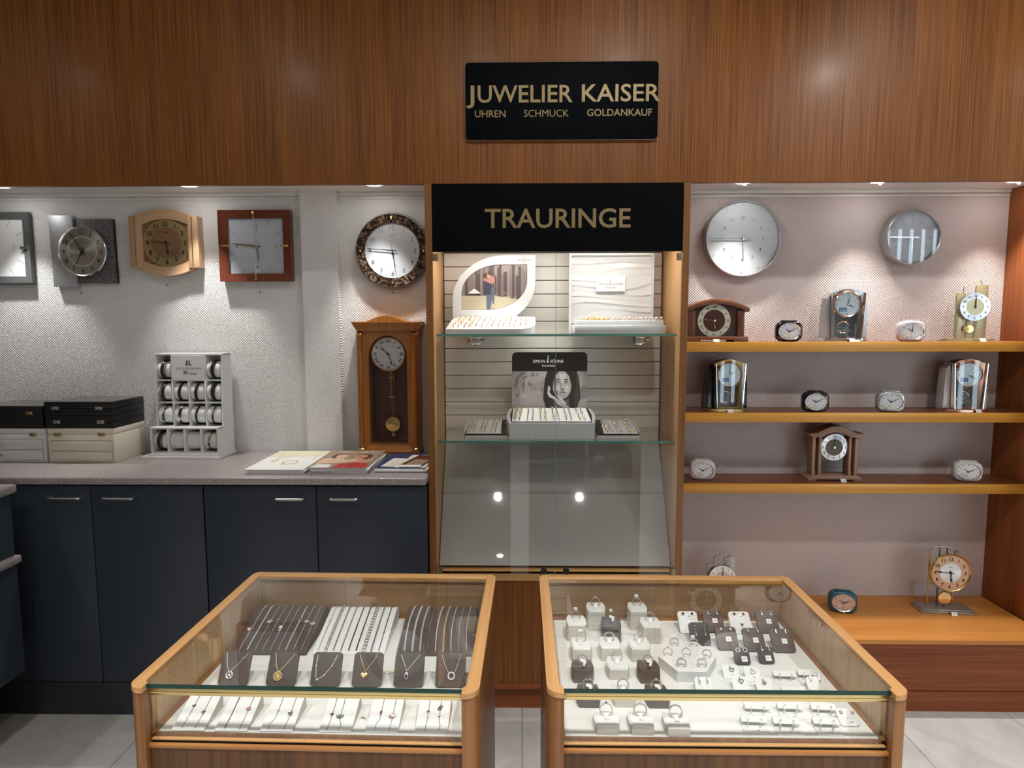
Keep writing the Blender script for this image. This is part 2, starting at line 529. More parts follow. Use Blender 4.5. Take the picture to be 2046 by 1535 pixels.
def floor_material():
    m, nt, b = new_mat('floor_tile')
    N, Lk = nt.nodes, nt.links
    tc = N.new('ShaderNodeTexCoord')
    br = N.new('ShaderNodeTexBrick')
    br.offset = 0.0; br.squash = 1.0
    br.inputs['Scale'].default_value = 1.0
    br.inputs['Brick Width'].default_value = 0.448; br.inputs['Row Height'].default_value = 0.896
    br.inputs['Mortar Size'].default_value = 0.0016; br.inputs['Mortar Smooth'].default_value = 0.2
    br.inputs['Color1'].default_value = (1, 1, 1, 1); br.inputs['Color2'].default_value = (0.93, 0.93, 0.93, 1)
    br.inputs['Mortar'].default_value = (0.30, 0.29, 0.28, 1)
    no = N.new('ShaderNodeTexNoise'); no.inputs['Scale'].default_value = 7; no.inputs['Detail'].default_value = 8
    no.inputs['Roughness'].default_value = 0.65; no.inputs['Distortion'].default_value = 0.6
    r = ramp(nt, [(0.3, (0.42, 0.405, 0.39)), (0.55, (0.52, 0.505, 0.49)), (0.75, (0.60, 0.585, 0.57))])
    mx = N.new('ShaderNodeMixRGB'); mx.blend_type = 'MULTIPLY'; mx.inputs['Fac'].default_value = 1
    Lk.new(tc.outputs['Object'], br.inputs['Vector']); Lk.new(tc.outputs['Object'], no.inputs['Vector'])
    Lk.new(no.outputs['Fac'], r.inputs['Fac'])
    Lk.new(r.outputs['Color'], mx.inputs['Color1']); Lk.new(br.outputs['Color'], mx.inputs['Color2'])
    Lk.new(mx.outputs[0], b.inputs['Base Color'])
    b.inputs['Roughness'].default_value = 0.45
floor_material()

def wallpaper(name, col):
    """white embossed paper: a diagonal lattice of small raised lozenges"""
    m, nt, b = new_mat(name)
    N, Lk = nt.nodes, nt.links
    tc = N.new('ShaderNodeTexCoord'); sp = N.new('ShaderNodeSeparateXYZ')
    nz = N.new('ShaderNodeTexNoise'); nz.inputs['Scale'].default_value = 60; nz.inputs['Detail'].default_value = 2
    ad = N.new('ShaderNodeVectorMath'); ad.operation = 'MULTIPLY_ADD'
    ad.inputs[1].default_value = (0.003, 0.003, 0.003)
    Lk.new(tc.outputs['Object'], nz.inputs['Vector'])
    Lk.new(nz.outputs['Color'], ad.inputs[0]); Lk.new(tc.outputs['Object'], ad.inputs[2])
    Lk.new(ad.outputs[0], sp.inputs[0])
    def m2(op, a, bb, *k):
        n = N.new('ShaderNodeMath'); n.operation = op
        for i, q in enumerate((a, bb)):
            if q is None: continue
            if isinstance(q, (int, float)): n.inputs[i].default_value = q
            else: Lk.new(q, n.inputs[i])
        return n.outputs[0]
    x = m2('MULTIPLY', sp.outputs['X'], 2 * pi / 0.0105); z = m2('MULTIPLY', sp.outputs['Z'], 2 * pi / 0.0105)
    u = m2('SINE', x, None); v = m2('SINE', z, None)
    h = m2('MULTIPLY', u, v)
    bp = N.new('ShaderNodeBump'); bp.inputs['Strength'].default_value = 0.7; bp.inputs['Distance'].default_value = 0.0013
    Lk.new(h, bp.inputs['Height']); Lk.new(bp.outputs['Normal'], b.inputs['Normal'])
    b.inputs['Base Color'].default_value = (*col, 1)
    b.inputs['Roughness'].default_value = 0.6
    return m
wallpaper('wallpaper', (0.74, 0.73, 0.72))
wallpaper('wallpaper_rose', (0.60, 0.515, 0.495))
# ------------------------------------------------------------------ the room
WALL, FRONT = 2.609, 2.20
S = 'structure'
MB('floor_tile').box(-3, 5.6, -3, 2.7, -0.03, 0).build('floor', kind=S)
MB('room_white').box(-3, 5.6, -3, 2.7, 2.70, 2.73).build('ceiling', kind=S)
MB('wallpaper').box(-3, 0.12, WALL, 2.70, 0, 2.70).build('wall_back', kind=S)
MB('wallpaper_rose').box(0.12, 5.6, WALL, 2.70, 0, 2.70).build('wall_back_right', kind=S)
MB('wallpaper').box(-0.897, -0.749, 2.570, WALL, 0.9, 1.975).build('wall_pilaster', kind=S)
MB('room_dark').box(-3.05, -3, -3, 2.7, 0, 2.7).build('wall_left', kind=S)
MB('room_white').box(5.6, 5.65, -3, 2.7, 0, 2.7).build('wall_right', kind=S)
w = MB('room_dark')
w.box(-3, 3.3, -3.1, -3, 0, 2.7); w.box(5.5, 5.6, -3.1, -3, 0, 2.7)
w.box(3.3, 5.5, -3.1, -3, 0, 0.4); w.box(3.3, 5.5, -3.1, -3, 2.64, 2.7)
w.build('wall_front', kind=S)
# street window with vertical slats in the wall behind the photographer
wn = MB('daylight').box(3.3, 5.5, -3.09, -3.07, 0.4, 2.64).build('window_1', kind=S)
sl = MB('room_dark')
for i in range(15): sl.box(3.3 + i * 0.1497, 3.3 + i * 0.1497 + .092, -3.04, -3.02, 0.4, 2.64)
sl.build('window_slats', wn)
# timber bulkhead across the shop, soffit behind it, coving lines on the wall
MB('teak_vertical').box(-3, 5.6, FRONT, FRONT + 0.02, 1.918, 2.70).build('wall_bulkhead', kind=S)
MB('soffit_white').box(-3, 5.6, FRONT + 0.02, WALL, 1.975, 2.0).build('ceiling_soffit', kind=S)
for k, (a, b) in enumerate(((-3, -0.897), (-0.749, -0.335), (0.576, 1.962)), 1):
    t = MB('soffit_white').box(a, b, 2.600, WALL, 1.962, 1.975, 0.002)
    t.box(a, b, 2.604, WALL, 1.948, 1.955, 0.001)
    t.build('trim_%d' % k, kind=S)
MB('teak_end').add([(1.985, 2.23, 0), (2.010, 2.23, 0), (2.010, WALL, 0), (1.962, WALL, 0), (1.985, 2.23, 1.975), (2.010, 2.23, 1.975), (2.010, WALL, 1.975), (1.962, WALL, 1.975)],
    [(3, 2, 1, 0), (4, 5, 6, 7), (0, 1, 5, 4), (1, 2, 6, 5), (2, 3, 7, 6), (3, 0, 4, 7)]).build('wall_niche', kind=S)

# ------------------------------------------------------------------ lamps
def spot(name, loc, power, angle, blend, radius, col, parent=None, rot=(0, 0, 0)):
    l = D.lights.new(name, 'SPOT'); l.energy = power; l.spot_size = R(angle); l.spot_blend = blend
    l.shadow_soft_size = radius; l.color = col
    o = D.objects.new(name, l); COL.objects.link(o); o.location = loc
    o.rotation_euler = [R(a) for a in rot]
    if parent: o.parent = parent
    return o

def soffit_lamp(x, y, label, capsule, power, col, ang=68, blend=0.6):
    t = thing('recessed_downlight', label, 'lamp', (x, y, 1.975), group='recessed lamps in the soffit')
    b = MB('white_paint').lathe([(0.034, -0.001), (0.042, -0.003), (0.043, 0.0)], 32)
    b.build('trim_ring', t)
    g = MB('lamp_glow').lathe([(0.0, -0.0035), (0.033, -0.0025), (0.034, 0.0)], 32)
    g.build('diffuser', t)
    if capsule:
        MB('lamp_glow').lathe([(0.0, -0.016), (0.005, -0.014), (0.006, -0.004)], 12).build('capsule_bulb', t)
    spot('lamp_light', (0, 0, -0.02), power, ang, blend, 0.016, col, t)
cool, warm = (1.0, 0.975, 0.93), (1.0, 0.95, 0.88)
for x, y, lab in ((-2.03, 2.455, 'recessed lamp cut by the left picture edge above the grey square clock'),
                  (-1.292, 2.455, 'recessed lamp above the arched pale wooden clock'),
                  (-0.571, 2.455, 'recessed lamp above the round brown marbled clock')):
    soffit_lamp(x, y, lab, False, SOFF, cool)
for x, y, lab in ((0.845, 2.450, 'recessed lamp with bare capsule bulb above the larger round white clock'),
                  (1.355, 2.450, 'recessed lamp with bare capsule bulb between the two round white clocks'),
                  (1.872, 2.450, 'recessed lamp with bare capsule bulb nearest the right wooden end panel')):
    soffit_lamp(x, y, lab, True, SOFF * 1.7, warm, 76, 1.0)

def ceiling_lamp(x, y, label, power, ang=96, tilt=0):
    t = thing('ceiling_downlight', label, 'lamp', (x, y, 2.70), group='ceiling downlights in the shop')
    MB('white_paint').lathe([(0.032, -0.004), (0.062, -0.006), (0.075, -0.004), (0.076, 0.0)], 32, caps=False).build('trim_ring', t)
    MB('lamp_glow').lathe([(0.0, -0.004), (0.030, -0.004), (0.031, 0.0)], 24).build('diffuser', t)
    spot('downlight_beam', (0, 0, -0.035), power, ang, 0.8, 0.03, (1.0, 0.975, 0.94), t, (tilt, 0, 0))
k = 0
for j, y in enumerate((1.15, 0.36, -0.43, -1.22, -2.0)):
    for i, x in enumerate((-2.2, -1.1, -0.2, 0.471, 1.5, 2.5)):
        if (i, j) == (3, 2): continue
        col = ('far left', 'left', 'left middle', 'right middle', 'right', 'far right')[i]
        row = ('row nearest the bulkhead', 'second row from the bulkhead', 'third row from the bulkhead', 'fourth row from the bulkhead', 'row nearest the street window')[j]
        ceiling_lamp(x, y, 'round white ceiling downlight, %s of the %s' % (col, row), LAMP * ((1.0, 1.0, 1.0, 1.3, 1.7, 1.3)[i]) * ((0.06, 0.08, 0.12, 0.28, 0.30, 0.24)[i] if j == 0 else 1.2 if (j == 1 and 1 < i < 4) else 1.0), 96 if j == 0 else 100, 48 if j == 0 else 0)
# ------------------------------------------------------------------ base cabinets and worktop on the left
CF = 2.165
def bow_handle(x0, x1, parent):
    z, y = 0.827, CF
    p = [(x0 + 0.004, y, z + 0.006), (x0 + 0.004, y - 0.022, z + 0.003)] + bez([(x0 + 0.003, y - 0.026, z + 0.002), (x0 + 0.002, y - 0.035, z), (x0 + 0.014, y - 0.035, z)], 5)
    p += [(x1 - q[0] + x0, q[1], q[2]) for q in reversed(p)]
    MB('steel').tube(p, 0.0045, 8).build('handle', parent)
def base_cabinet(x0, xm, x1, h1, h2, label):
    t = thing('base_cabinet', label, 'cabinet', (0, 0, 0))
    MB('gap_black').box(x0, x1, CF + 0.022, 2.60, 0.0, 0.870).build('body', t)
    MB('anthracite_plinth').box(x0, x1, CF + 0.004, CF + 0.022, 0.0, 0.126).build('plinth', t)
    for a, b, (p, q) in ((x0, xm, h1), (xm, x1, h2)):
        d = MB('anthracite').box(a + 0.0018, b - 0.0018, CF, CF + 0.020, 0.130, 0.866, 0.0008).build('door', t)
        bow_handle(p, q, d)
base_cabinet(-1.946, -1.5409, -1.1365, (-1.676, -1.559), (-1.482, -1.370), 'anthracite base cabinet with two doors under the jewellery boxes')
base_cabinet(-1.1345, -0.7312, -0.337, (-0.869, -0.765), (-0.677, -0.575), 'anthracite base cabinet with two doors under the magazines')
MB('anthracite').box(-2.75, -1.948, CF, 2.60, 0, 0.870).build('side_cabinet')
tag(D.objects['side_cabinet'], 'plain anthracite cabinet front at far left behind the side counter', 'cabinet')
w = MB('worktop').box(-2.75, -0.337, 2.148, 2.607, 0.873, 0.900, 0.006, 3)
tag(w.build('worktop'), 'speckled grey-pink worktop running along the left wall', 'worktop')

# side counter returning towards the camera at the left edge
t = thing('side_counter', 'end of a dark side counter with two speckled tops at the left picture edge', 'counter', (0, 0, 0))
MB('worktop').box(-2.45, -1.720, 0.9, 2.066, 0.868, 0.900, 0.010, 3).build('upper_top', t)
MB('worktop').box(-2.45, -1.722, 0.9, 2.067, 0.622, 0.652, 0.010, 3).build('lower_top', t)
MB('anthracite').box(-2.42, -1.740, 0.9, 2.055, 0.652, 0.868).build('upper_panel', t)
MB('anthracite').box(-2.42, -1.735, 0.9, 2.055, 0.235, 0.622).build('lower_panel', t)
MB('anthracite_plinth').box(-2.40, -1.86, 0.9, 1.99, 0.0, 0.235).build('plinth', t)

# ------------------------------------------------------------------ jewellery boxes
def clasp(x, z, y, m, parent, name='clasp'):
    c = MB(m).box(x - 0.014, x + 0.014, y - 0.003, y + 0.001, z - 0.0065, z + 0.0065, 0.001)
    c.m('dark_metal').ball((x, y - 0.004, z - 0.003), 0.0026, 8)
    for dx in (-0.0105, 0.0105): c.ball((x + dx, y - 0.003, z - 0.003), 0.0011, 6)
    c.build(name, parent)
def jewel_box(label, m, x0, x1, y0, y1, z0, z1, seams, clasps, cm, drawers=(), knobs=(), glossy_top=False, rz=0):
    t = thing('jewellery_box', label, 'box', ((x0 + x1) / 2, (y0 + y1) / 2, z0), rz)
    hx, hy, h = (x1 - x0) / 2, (y1 - y0) / 2, z1 - z0
    zs = [0.0] + [q - z0 for q in seams] + [h]
    for k in range(len(zs) - 1):
        b = MB(m).box(-hx, hx, -hy, hy, zs[k] + 0.0005, zs[k + 1] - 0.0005, 0.0012)
        b.m('gap_black').box(-hx + .001, hx - .001, -hy + .001, hy - .001, zs[k], zs[k] + 0.001)
        b.build('lid' if k == len(zs) - 2 else 'body', t)
    if glossy_top:
        MB('gloss_black').box(-hx + .004, hx - .004, -hy + .004, hy - .004, h - .001, h + 0.0006).build('glass_top', t)
    for a, b_, c, d in drawers:
        f = MB('gap_black').box(a - .001 - (x0 + x1) / 2, b_ + .001 - (x0 + x1) / 2, -hy - .0004, -hy + .001, c - z0 - .001, d - z0 + .001)
        f.m(m).box(a - (x0 + x1) / 2, b_ - (x0 + x1) / 2, -hy - .0014, -hy + .001, c - z0, d - z0, .0006)
        dr = f.build('drawer', t)
        for kx, kz in knobs:
            if c < kz < d:
                MB('rose_gold').at(kx - (x0 + x1) / 2, -hy - .001, kz - z0).lathe([(0.0035, 0), (0.0035, .002), (0.0055, .004), (0.004, .007), (0, .008)], 14, 'y').build('knob', dr)
    for cx, cz in clasps:
        clasp(cx - (x0 + x1) / 2, cz - z0, -hy, cm, t)
    return t
jewel_box('pale grey two-drawer jewellery box with brass clasp at bottom of left stack', 'pale_grey_leather', -2.130, -1.866, 2.392, 2.590, 0.9, 1.034, (1.012,), [(-2.06, 1.010), (-1.915, 1.010)], 'brass', [(-2.115, -1.880, 0.952, 0.992), (-2.115, -1.880, 0.909, 0.947)], [(-2.045, 0.972), (-2.045, 0.929)])
jewel_box('black jewellery box with one clasp, on the pale grey box in left stack', 'black_leather', -2.145, -1.874, 2.394, 2.594, 1.0345, 1.122, (1.098,), [(-2.08, 1.095), (-1.925, 1.095)], 'brass', [(-2.13, -1.892, 1.040, 1.074)], (), True)
jewel_box('cream two-drawer jewellery box under two black boxes', 'cream_leather', -1.851, -1.590, 2.385, 2.583, 0.9, 1.036, (1.013,), [(-1.812, 1.011), (-1.639, 1.011)], 'brass', [(-1.842, -1.600, 0.949, 0.987), (-1.842, -1.600, 0.908, 0.943)])
jewel_box('lower black jewellery box with silver clasps, on the cream box', 'black_leather', -1.857, -1.590, 2.386, 2.586, 1.0365, 1.086, (1.062,), [(-1.812, 1.062), (-1.640, 1.062)], 'steel')
jewel_box('upper black jewellery box with glossy lid, topmost above the cream box', 'black_leather', -1.860, -1.590, 2.387, 2.588, 1.0865, 1.140, (1.114,), [(-1.815, 1.115), (-1.645, 1.115)], 'steel', (), (), True)

# ------------------------------------------------------------------ bracelet stand
bx, by, bz = -1.352, 2.452, 0.9
rzs = -1.5
t = thing('bracelet_stand', 'white stepped bracelet display stand with compartments on the worktop', 'display stand', (bx, by, bz), rzs)
ST = t
mb = MB('white_paint').box(-0.178, 0.142, -0.005, 0.142, 0, 0.011, 0.001)
mb.box(-0.150, 0.138, 0.000, 0.139, 0.011, 0.021, 0.001)
mb.build('base', t)
c = MB('white_paint')
Z1, Z2, ZT = 0.021, 0.127, 0.420
XL, XR = -0.141, 0.137
th = 0.006
def slab(x0, x1, y0, y1, z0, z1): c.box(x0, x1, y0, y1, z0, z1, 0.0006)
slab(XL, XR, 0.132, 0.138, Z1, ZT)
c.add([(XL, .004, Z1), (XL, .132, Z1), (XL, .132, ZT), (XL, .064, ZT), (XL, .050, Z2), (XL, .004, Z2),
       (XL + th, .004, Z1), (XL + th, .132, Z1), (XL + th, .132, ZT), (XL + th, .064, ZT), (XL + th, .050, Z2), (XL + th, .004, Z2)],
      [(0, 5, 4, 3, 2, 1), (6, 7, 8, 9, 10, 11)] + [(i, (i + 1) % 6, 6 + (i + 1) % 6, 6 + i) for i in range(6)])
c.add([(XR - th, .004, Z1), (XR - th, .132, Z1), (XR - th, .132, ZT), (XR - th, .064, ZT), (XR - th, .050, Z2), (XR - th, .004, Z2),
       (XR, .004, Z1), (XR, .132, Z1), (XR, .132, ZT), (XR, .064, ZT), (XR, .050, Z2), (XR, .004, Z2)],
      [(0, 5, 4, 3, 2, 1), (6, 7, 8, 9, 10, 11)] + [(i, (i + 1) % 6, 6 + (i + 1) % 6, 6 + i) for i in range(6)])
XA, XB = XL + .0008, XR - .0008
slab(XL, XR, .060, .134, ZT - th, ZT + .002)
rows = [(0.031, 0.117), (0.131, 0.219), (0.225, 0.310), (0.316, 0.412)]
slab(XL, XR, .003, .056, Z2 - th, Z2 + .0006); slab(XA, XB, .05, .134, Z2 - th, Z2)
slab(XA, XB, .0045, .134, Z1, Z1 + .006)
slab(XA, XB, .056, .134, 0.219, 0.225); slab(XA, XB, .061, .134, 0.310, 0.316)
cw = (XR - XL - th) / 4
cells = [XL + th / 2 + cw * (i + .5) for i in range(4)]
for i in (1, 2, 3):
    x = XL + th / 2 + cw * i
    slab(x - th / 2, x + th / 2, .004, .134, Z1, Z2)
    slab(x - th / 2, x + th / 2, .054, .134, Z2, 0.314)
    if i != 2: slab(x - th / 2, x + th / 2, .060, .134, 0.314, ZT)
c.build('compartments', t)
sg = MB('white_paint').box(cells[1] - cw / 2, cells[2] + cw / 2, .053, .060, 0.316, 0.414)
sg.m('ink')
xs = 0.002
sg.box(xs - .009, xs - .005, .0527, .0531, .374, .394); sg.box(xs - .0125, xs - .005, .0527, .0531, .374, .378)
sg.box(xs + .003, xs + .007, .0527, .0531, .374, .394); sg.box(xs + .003, xs + .013, .0527, .0531, .374, .378)
sg.box(xs - .003, xs + .000, .0527, .0531, .374, .394)
sg.text('JACQUES LEMANS', xs + .001, .3615, .0085, .0525, 0.108, bold=.01)
sg.text('50', xs - .013, .345, .014, .0525, bold=.03); sg.text('YEARS', xs + .016, .340, .0075, .0525, 0.032, bold=.02)
sg.build('sign_plate', t)
BT = Matrix.Translation((bx, by, bz)) @ Matrix.Rotation(R(rzs), 4, 'Z')
ordw = ('leftmost', 'second from left', 'third from left', 'rightmost')
roww = ('bottom row', 'third row', 'second row', 'top row')
roll_mesh = None
brace = {(0, 0): ('wide black leather wrap bracelet with studded strand', 'wrapstud'), (0, 3): ('slim dark bracelet with gold links', 'goldlink'),
         (1, 0): ('black bracelet with steel links', 'steelblock'), (1, 1): ('black bracelet with silver-green clasp', 'bigclasp'), (1, 2): ('slim plain black cord bracelet', 'cord'), (1, 3): ('slim black bracelet with a small steel tube', 'tube'),
         (2, 0): ('broad black bracelet with a thin side cord', 'broad'), (2, 1): ('plain black multi-cord bracelet', 'multi'), (2, 2): ('black wrap bracelet with a silver bead line', 'beadline'), (2, 3): ('black bracelet with crossed silver wire', 'cross'),
         (3, 0): ('wide black leather bracelet with a slim cord', 'wide2'), (3, 3): ('black wrap bracelet with twisted silver strand', 'twist')}
def bracelet(kind, loc, label):
    t = thing('bracelet', label, 'bracelet', loc, rzs)
    ra = 0.0375
    def ring(x, r, m, dz=0, lean=0.0, name='strand', mbx=None):
        b = mbx or MB(m)
        b.m(m)
        pts = []
        for i in range(36):
            a = 2 * pi * i / 36
            pts.append((x + lean * math.sin(a) + lean * .4 * math.cos(a), (ra + dz) * math.cos(a), (ra + dz) * math.sin(a)))
        b.tube(pts, r, 6, closed=True); return b
    def arcb(x, r, m, a0, a1, dz=0.001, n=8, lean=0):
        b = MB(m)
        b.tube([(x + lean * math.sin(a) + lean * .4 * math.cos(a), (ra + dz) * math.cos(a), (ra + dz) * math.sin(a)) for a in [R(a0 + (a1 - a0) * i / n) for i in range(n + 1)]], r, 8); return b
    L_ = 0.004
    if kind in ('wrapstud', 'wide2', 'broad'):
        b = MB('black_leather')
        for q in (-.006, -.003, 0, .003): ring(q, .0024, 'black_leather', lean=L_, mbx=b)
        b.build('strap', t)
        ring(.011 if kind != 'broad' else -.013, .0013, 'black_leather', lean=L_).build('side_cord', t)
        if kind == 'wrapstud':
            s = MB('steel')
            for i in range(22):
                a = R(100 + i * 8)
                s.ball((-.013 + L_ * math.sin(a), (ra + .001) * math.cos(a), (ra + .001) * math.sin(a)), .0021, 6)
            s.build('studs', t)
    elif kind in ('multi', 'cord', 'beadline', 'twist', 'cross'):
        b = MB('black_leather')
        for q in ((-.004, 0, .004) if kind != 'cord' else (-.002, .002)): ring(q, .0019, 'black_leather', lean=L_, mbx=b)
        b.build('cords', t)
        if kind == 'beadline':
            s = MB('silver')
            for i in range(16):
                a = R(110 + i * 9); s.ball((.007 + L_ * math.sin(a), (ra + .001) * math.cos(a), (ra + .001) * math.sin(a)), .0014, 6)
            s.build('bead_line', t)
        if kind in ('twist', 'cross'):
            s = MB('steel')
            for ph in (0, pi):
                pts = []
                for i in range(60):
                    a = R(90 + i * 3.4)
                    pts.append((-.009 + .003 * math.sin(i * .55 + ph), (ra + .001) * math.cos(a), (ra + .001) * math.sin(a)))
                s.tube(pts, .0010, 5)
            s.build('silver_strand', t)
            ring(.009, .0015, 'black_leather', lean=L_).build('side_cord', t)
    else:
        ring(0, .0030 if kind != 'goldlink' else .0022, 'black_leather', lean=L_).build('strap', t)
        if kind == 'steelblock':
            for a in (150, 172, 194, 216): arcb(0, .0042, 'steel' if a in (150, 216) else 'dark_metal', a, a + 12, lean=L_).build('link', t)
        if kind == 'bigclasp':
            arcb(0, .0048, 'silver', 118, 136, lean=L_).build('clasp', t); arcb(0, .0052, 'black_leather', 142, 180, lean=L_).build('plate', t); arcb(0, .0048, 'silver', 188, 206, lean=L_).build('link', t)
        if kind == 'tube': arcb(0, .0040, 'steel', 140, 175, lean=L_).build('tube', t)
        if kind == 'goldlink':
            for a in (135, 153, 171, 189): arcb(0, .0036, 'brass' if a < 180 else 'dark_metal', a, a + 12, lean=L_).build('link', t)
for r_, (za, zb) in enumerate(rows):
    for i in range(4):
        if r_ == 3 and i in (1, 2): continue
        yy = 0.040 if r_ == 0 else 0.078 + 0.005 * (r_ - 1)
        ce = BT @ Vector((cells[i], yy, za + 0.0405))
        lab = 'white bracelet roll, %s in the %s of the white stand' % (ordw[i], roww[r_])
        if roll_mesh is None:
            q = MB('white_leather').lathe([(0.0, -.0292), (0.022, -.0292), (.030, -.0275), (.0335, -.024), (.0345, -.015), (.0345, .015), (.0335, .024), (.030, .0275), (.022, .0292), (0, .0292)], 28, 'x')
            o = q.build('bracelet_roll', loc=ce, rot=(0, 0, rzs)); roll_mesh = o
        else:
            o = roll_mesh.copy(); COL.objects.link(o); o.location = ce
        tag(o, lab, 'bracelet cushion', 'white bracelet rolls')
        if (r_, i) in brace:
            nm, kd = brace[(r_, i)]
            bracelet(kd, ce, nm + ', %s in the %s' % (ordw[i], roww[r_]))

# ------------------------------------------------------------------ magazines on the worktop
def magazine(label, x, y, z, w, d, h, rz, cover, sag=0.0, extra=None):
    t = thing('magazine', label, 'magazine', (x, y, z), rz)
    MB('paper_edge').box(-w / 2, w / 2, -d / 2, d / 2, 0, h * .8).build('pages', t)
    cv = MB(cover); cv.box(-w / 2 - .0005, w / 2 + .0005, -d / 2 - .0005, d / 2 + .0005, h * .8, h)
    if extra: extra(cv, w, d, h + .0002)
    cv.build('cover', t)
    return t
def flat(cv, m, pts, z):
    cv.m(m).add([(a, b, z) for a, b in pts], [tuple(range(len(pts)))])
def cover_jewels(cv, w, d, z):
    flat(cv, 'cream_print', [(-w / 2, .04), (w / 2, .07), (w / 2, d / 2), (-w / 2, d / 2)], z)
    def ring(cx, cy, r, r2, m):
        cv.m(m); n = 28
        cv.add([(cx + q * math.cos(2 * pi * i / n), cy + q * 1.3 * math.sin(2 * pi * i / n), z + .0003) for q in (r, r2) for i in range(n)], [(i, (i + 1) % n, n + (i + 1) % n, n + i) for i in range(n)])
    ring(.015, -.045, .028, .022, 'gold_print'); ring(-.055, -.02, .012, .007, 'gold_print')
    for a, b in (((-.075, .15), (-.052, -.005)), ((-.052, -.005), (-.01, .13)), ((.075, .15), (.085, .0))):
        dx, dy = b[0] - a[0], b[1] - a[1]; l = math.hypot(dx, dy); nx, ny = -dy / l * .0012, dx / l * .0012
        flat(cv, 'gold_print', [(a[0] - nx, a[1] - ny), (b[0] - nx, b[1] - ny), (b[0] + nx, b[1] + ny), (a[0] + nx, a[1] + ny)], z + .0002)
    flat(cv, 'gold_print', [(-.01, -.085), (.0, -.085), (.0, -.07), (-.01, -.07)], z + .0002)
def cover_couple(cv, w, d, z):
    flat(cv, 'tan_print', [(-w / 2, -d / 2), (w / 2, -d / 2), (w / 2, d / 2), (-w / 2, d / 2)], z)
    def blob(m, cx, cy, rx, ry, dz, n=22):
        flat(cv, m, [(cx + rx * math.cos(2 * pi * i / n), cy + ry * math.sin(2 * pi * i / n)) for i in range(n)], z + dz)
    blob('skin_print_light', -.055, -.02, .045, .045, .0002); blob('skin_print', .055, -.02, .045, .05, .0002)
    flat(cv, 'skin_print_light', [(-.10, -.09), (.0, -.07), (.05, -.03), (.03, .0), (-.04, -.03), (-.10, -.02)], z + .0003)
    flat(cv, 'red_print', [(-.02, -.15), (.10, -.15), (.10, -.08), (.04, -.065), (-.01, -.09)], z + .0003)
    flat(cv, 'pale_print', [(-.10, -.15), (-.03, -.15), (-.035, -.10), (-.09, -.095)], z + .00035)
    blob('skin_print_light', -.035, .045, .024, .032, .0004); blob('hair_print', -.042, .07, .028, .022, .0003); blob('hair_print', -.06, .045, .014, .04, .00035)
    blob('skin_print', .04, .04, .024, .032, .0004); blob('hair_print', .045, .066, .028, .022, .0003); blob('hair_print', .066, .035, .016, .045, .00035)
    blob('red_print', .042, .03, .009, .004, .0005)
    for nm, xx, ww in (('C\u0152UR', -.043, .062), ('DE', .001, .014), ('LION', .049, .066)):
        vs, fs, bb = glyphs(nm, .01)
        k = ww / (bb[1] - bb[0]); sz = .016 if nm != 'DE' else .007
        cap = glyphs('H', .01)[2]; kz = sz / (cap[3] - cap[2])
        cv.m('label_white').add([(xx + (a - (bb[0] + bb[1]) / 2) * k, .118 + b * kz, z + .0006) for a, b, _ in vs], fs)
magazine('bottom magazine of the left stack, grey page edges showing', -0.888, 2.362, 0.900, .205, .33, .0068, 0, 'pale_print')
magazine('second magazine up in the left stack', -0.886, 2.361, 0.9069, .207, .328, .0062, .6, 'pale_print')
magazine('top magazine of the left stack, pale cover with gold jewellery', -0.892, 2.362, 0.9132, .214, .332, .0052, -.4, 'pale_print', 0, cover_jewels)
magazine('bottom magazine of the middle stack', -0.652, 2.348, 0.900, .205, .315, .0070, 0, 'tan_print')
magazine('second magazine up in the middle stack', -0.655, 2.350, 0.9071, .205, .315, .0062, -1.2, 'pale_print')
magazine('third magazine up in the middle stack', -0.657, 2.349, 0.9134, .206, .316, .0060, 1.4, 'pale_print')
magazine('top magazine of the middle stack, cover with two embracing women', -0.664, 2.348, 0.9195, .211, .318, .0060, -.4, 'tan_print', 0, cover_couple)
magazine('lowest dark-covered catalogue of the right pile beside the showcase', -0.440, 2.36, 0.900, .19, .28, .0034, 0, 'black')
magazine('thick white catalogue of the right pile beside the showcase', -0.441, 2.362, 0.9035, .192, .28, .0070, .5, 'pale_print')
def cov_blue(cv, w, d, z):
    flat(cv, 'pale_print', [(-.02, -d / 2 + .01), (w / 2, -d / 2 + .01), (w / 2, .1), (.0, .1)], z)
magazine('navy brochure lying in the right pile under white leaflets', -0.443, 2.372, 0.9106, .185, .27, .0040, -1.5, 'blue_cover', 0, cov_blue)
def lf(label, x, y, z, w, d, rz, m, m2=None):
    b = MB(m).box(-w / 2, w / 2, -d / 2, d / 2, 0, .0012)
    if m2: flat(b, m2, [(-w * .3, -d * .4), (w * .42, -d * .4), (w * .42, d * .1), (-w * .3, d * .1)], .0014)
    o = b.build('leaflet', loc=(x, y, z), rot=(0, 0, rz)); tag(o, label, 'leaflet')
lf('white flower-edged leaflet lying on the navy brochure', -0.470, 2.330, 0.9148, .085, .145, -8, 'pale_print', 'cream_print')
lf('maroon leaflet with a pale corner, topmost of the right pile', -0.392, 2.358, 0.9162, .085, .19, -14, 'maroon_cover', 'tan_print')
lf('small white card at the front of the maroon leaflet', -0.412, 2.262, 0.9176, .080, .030, 0, 'label_white')
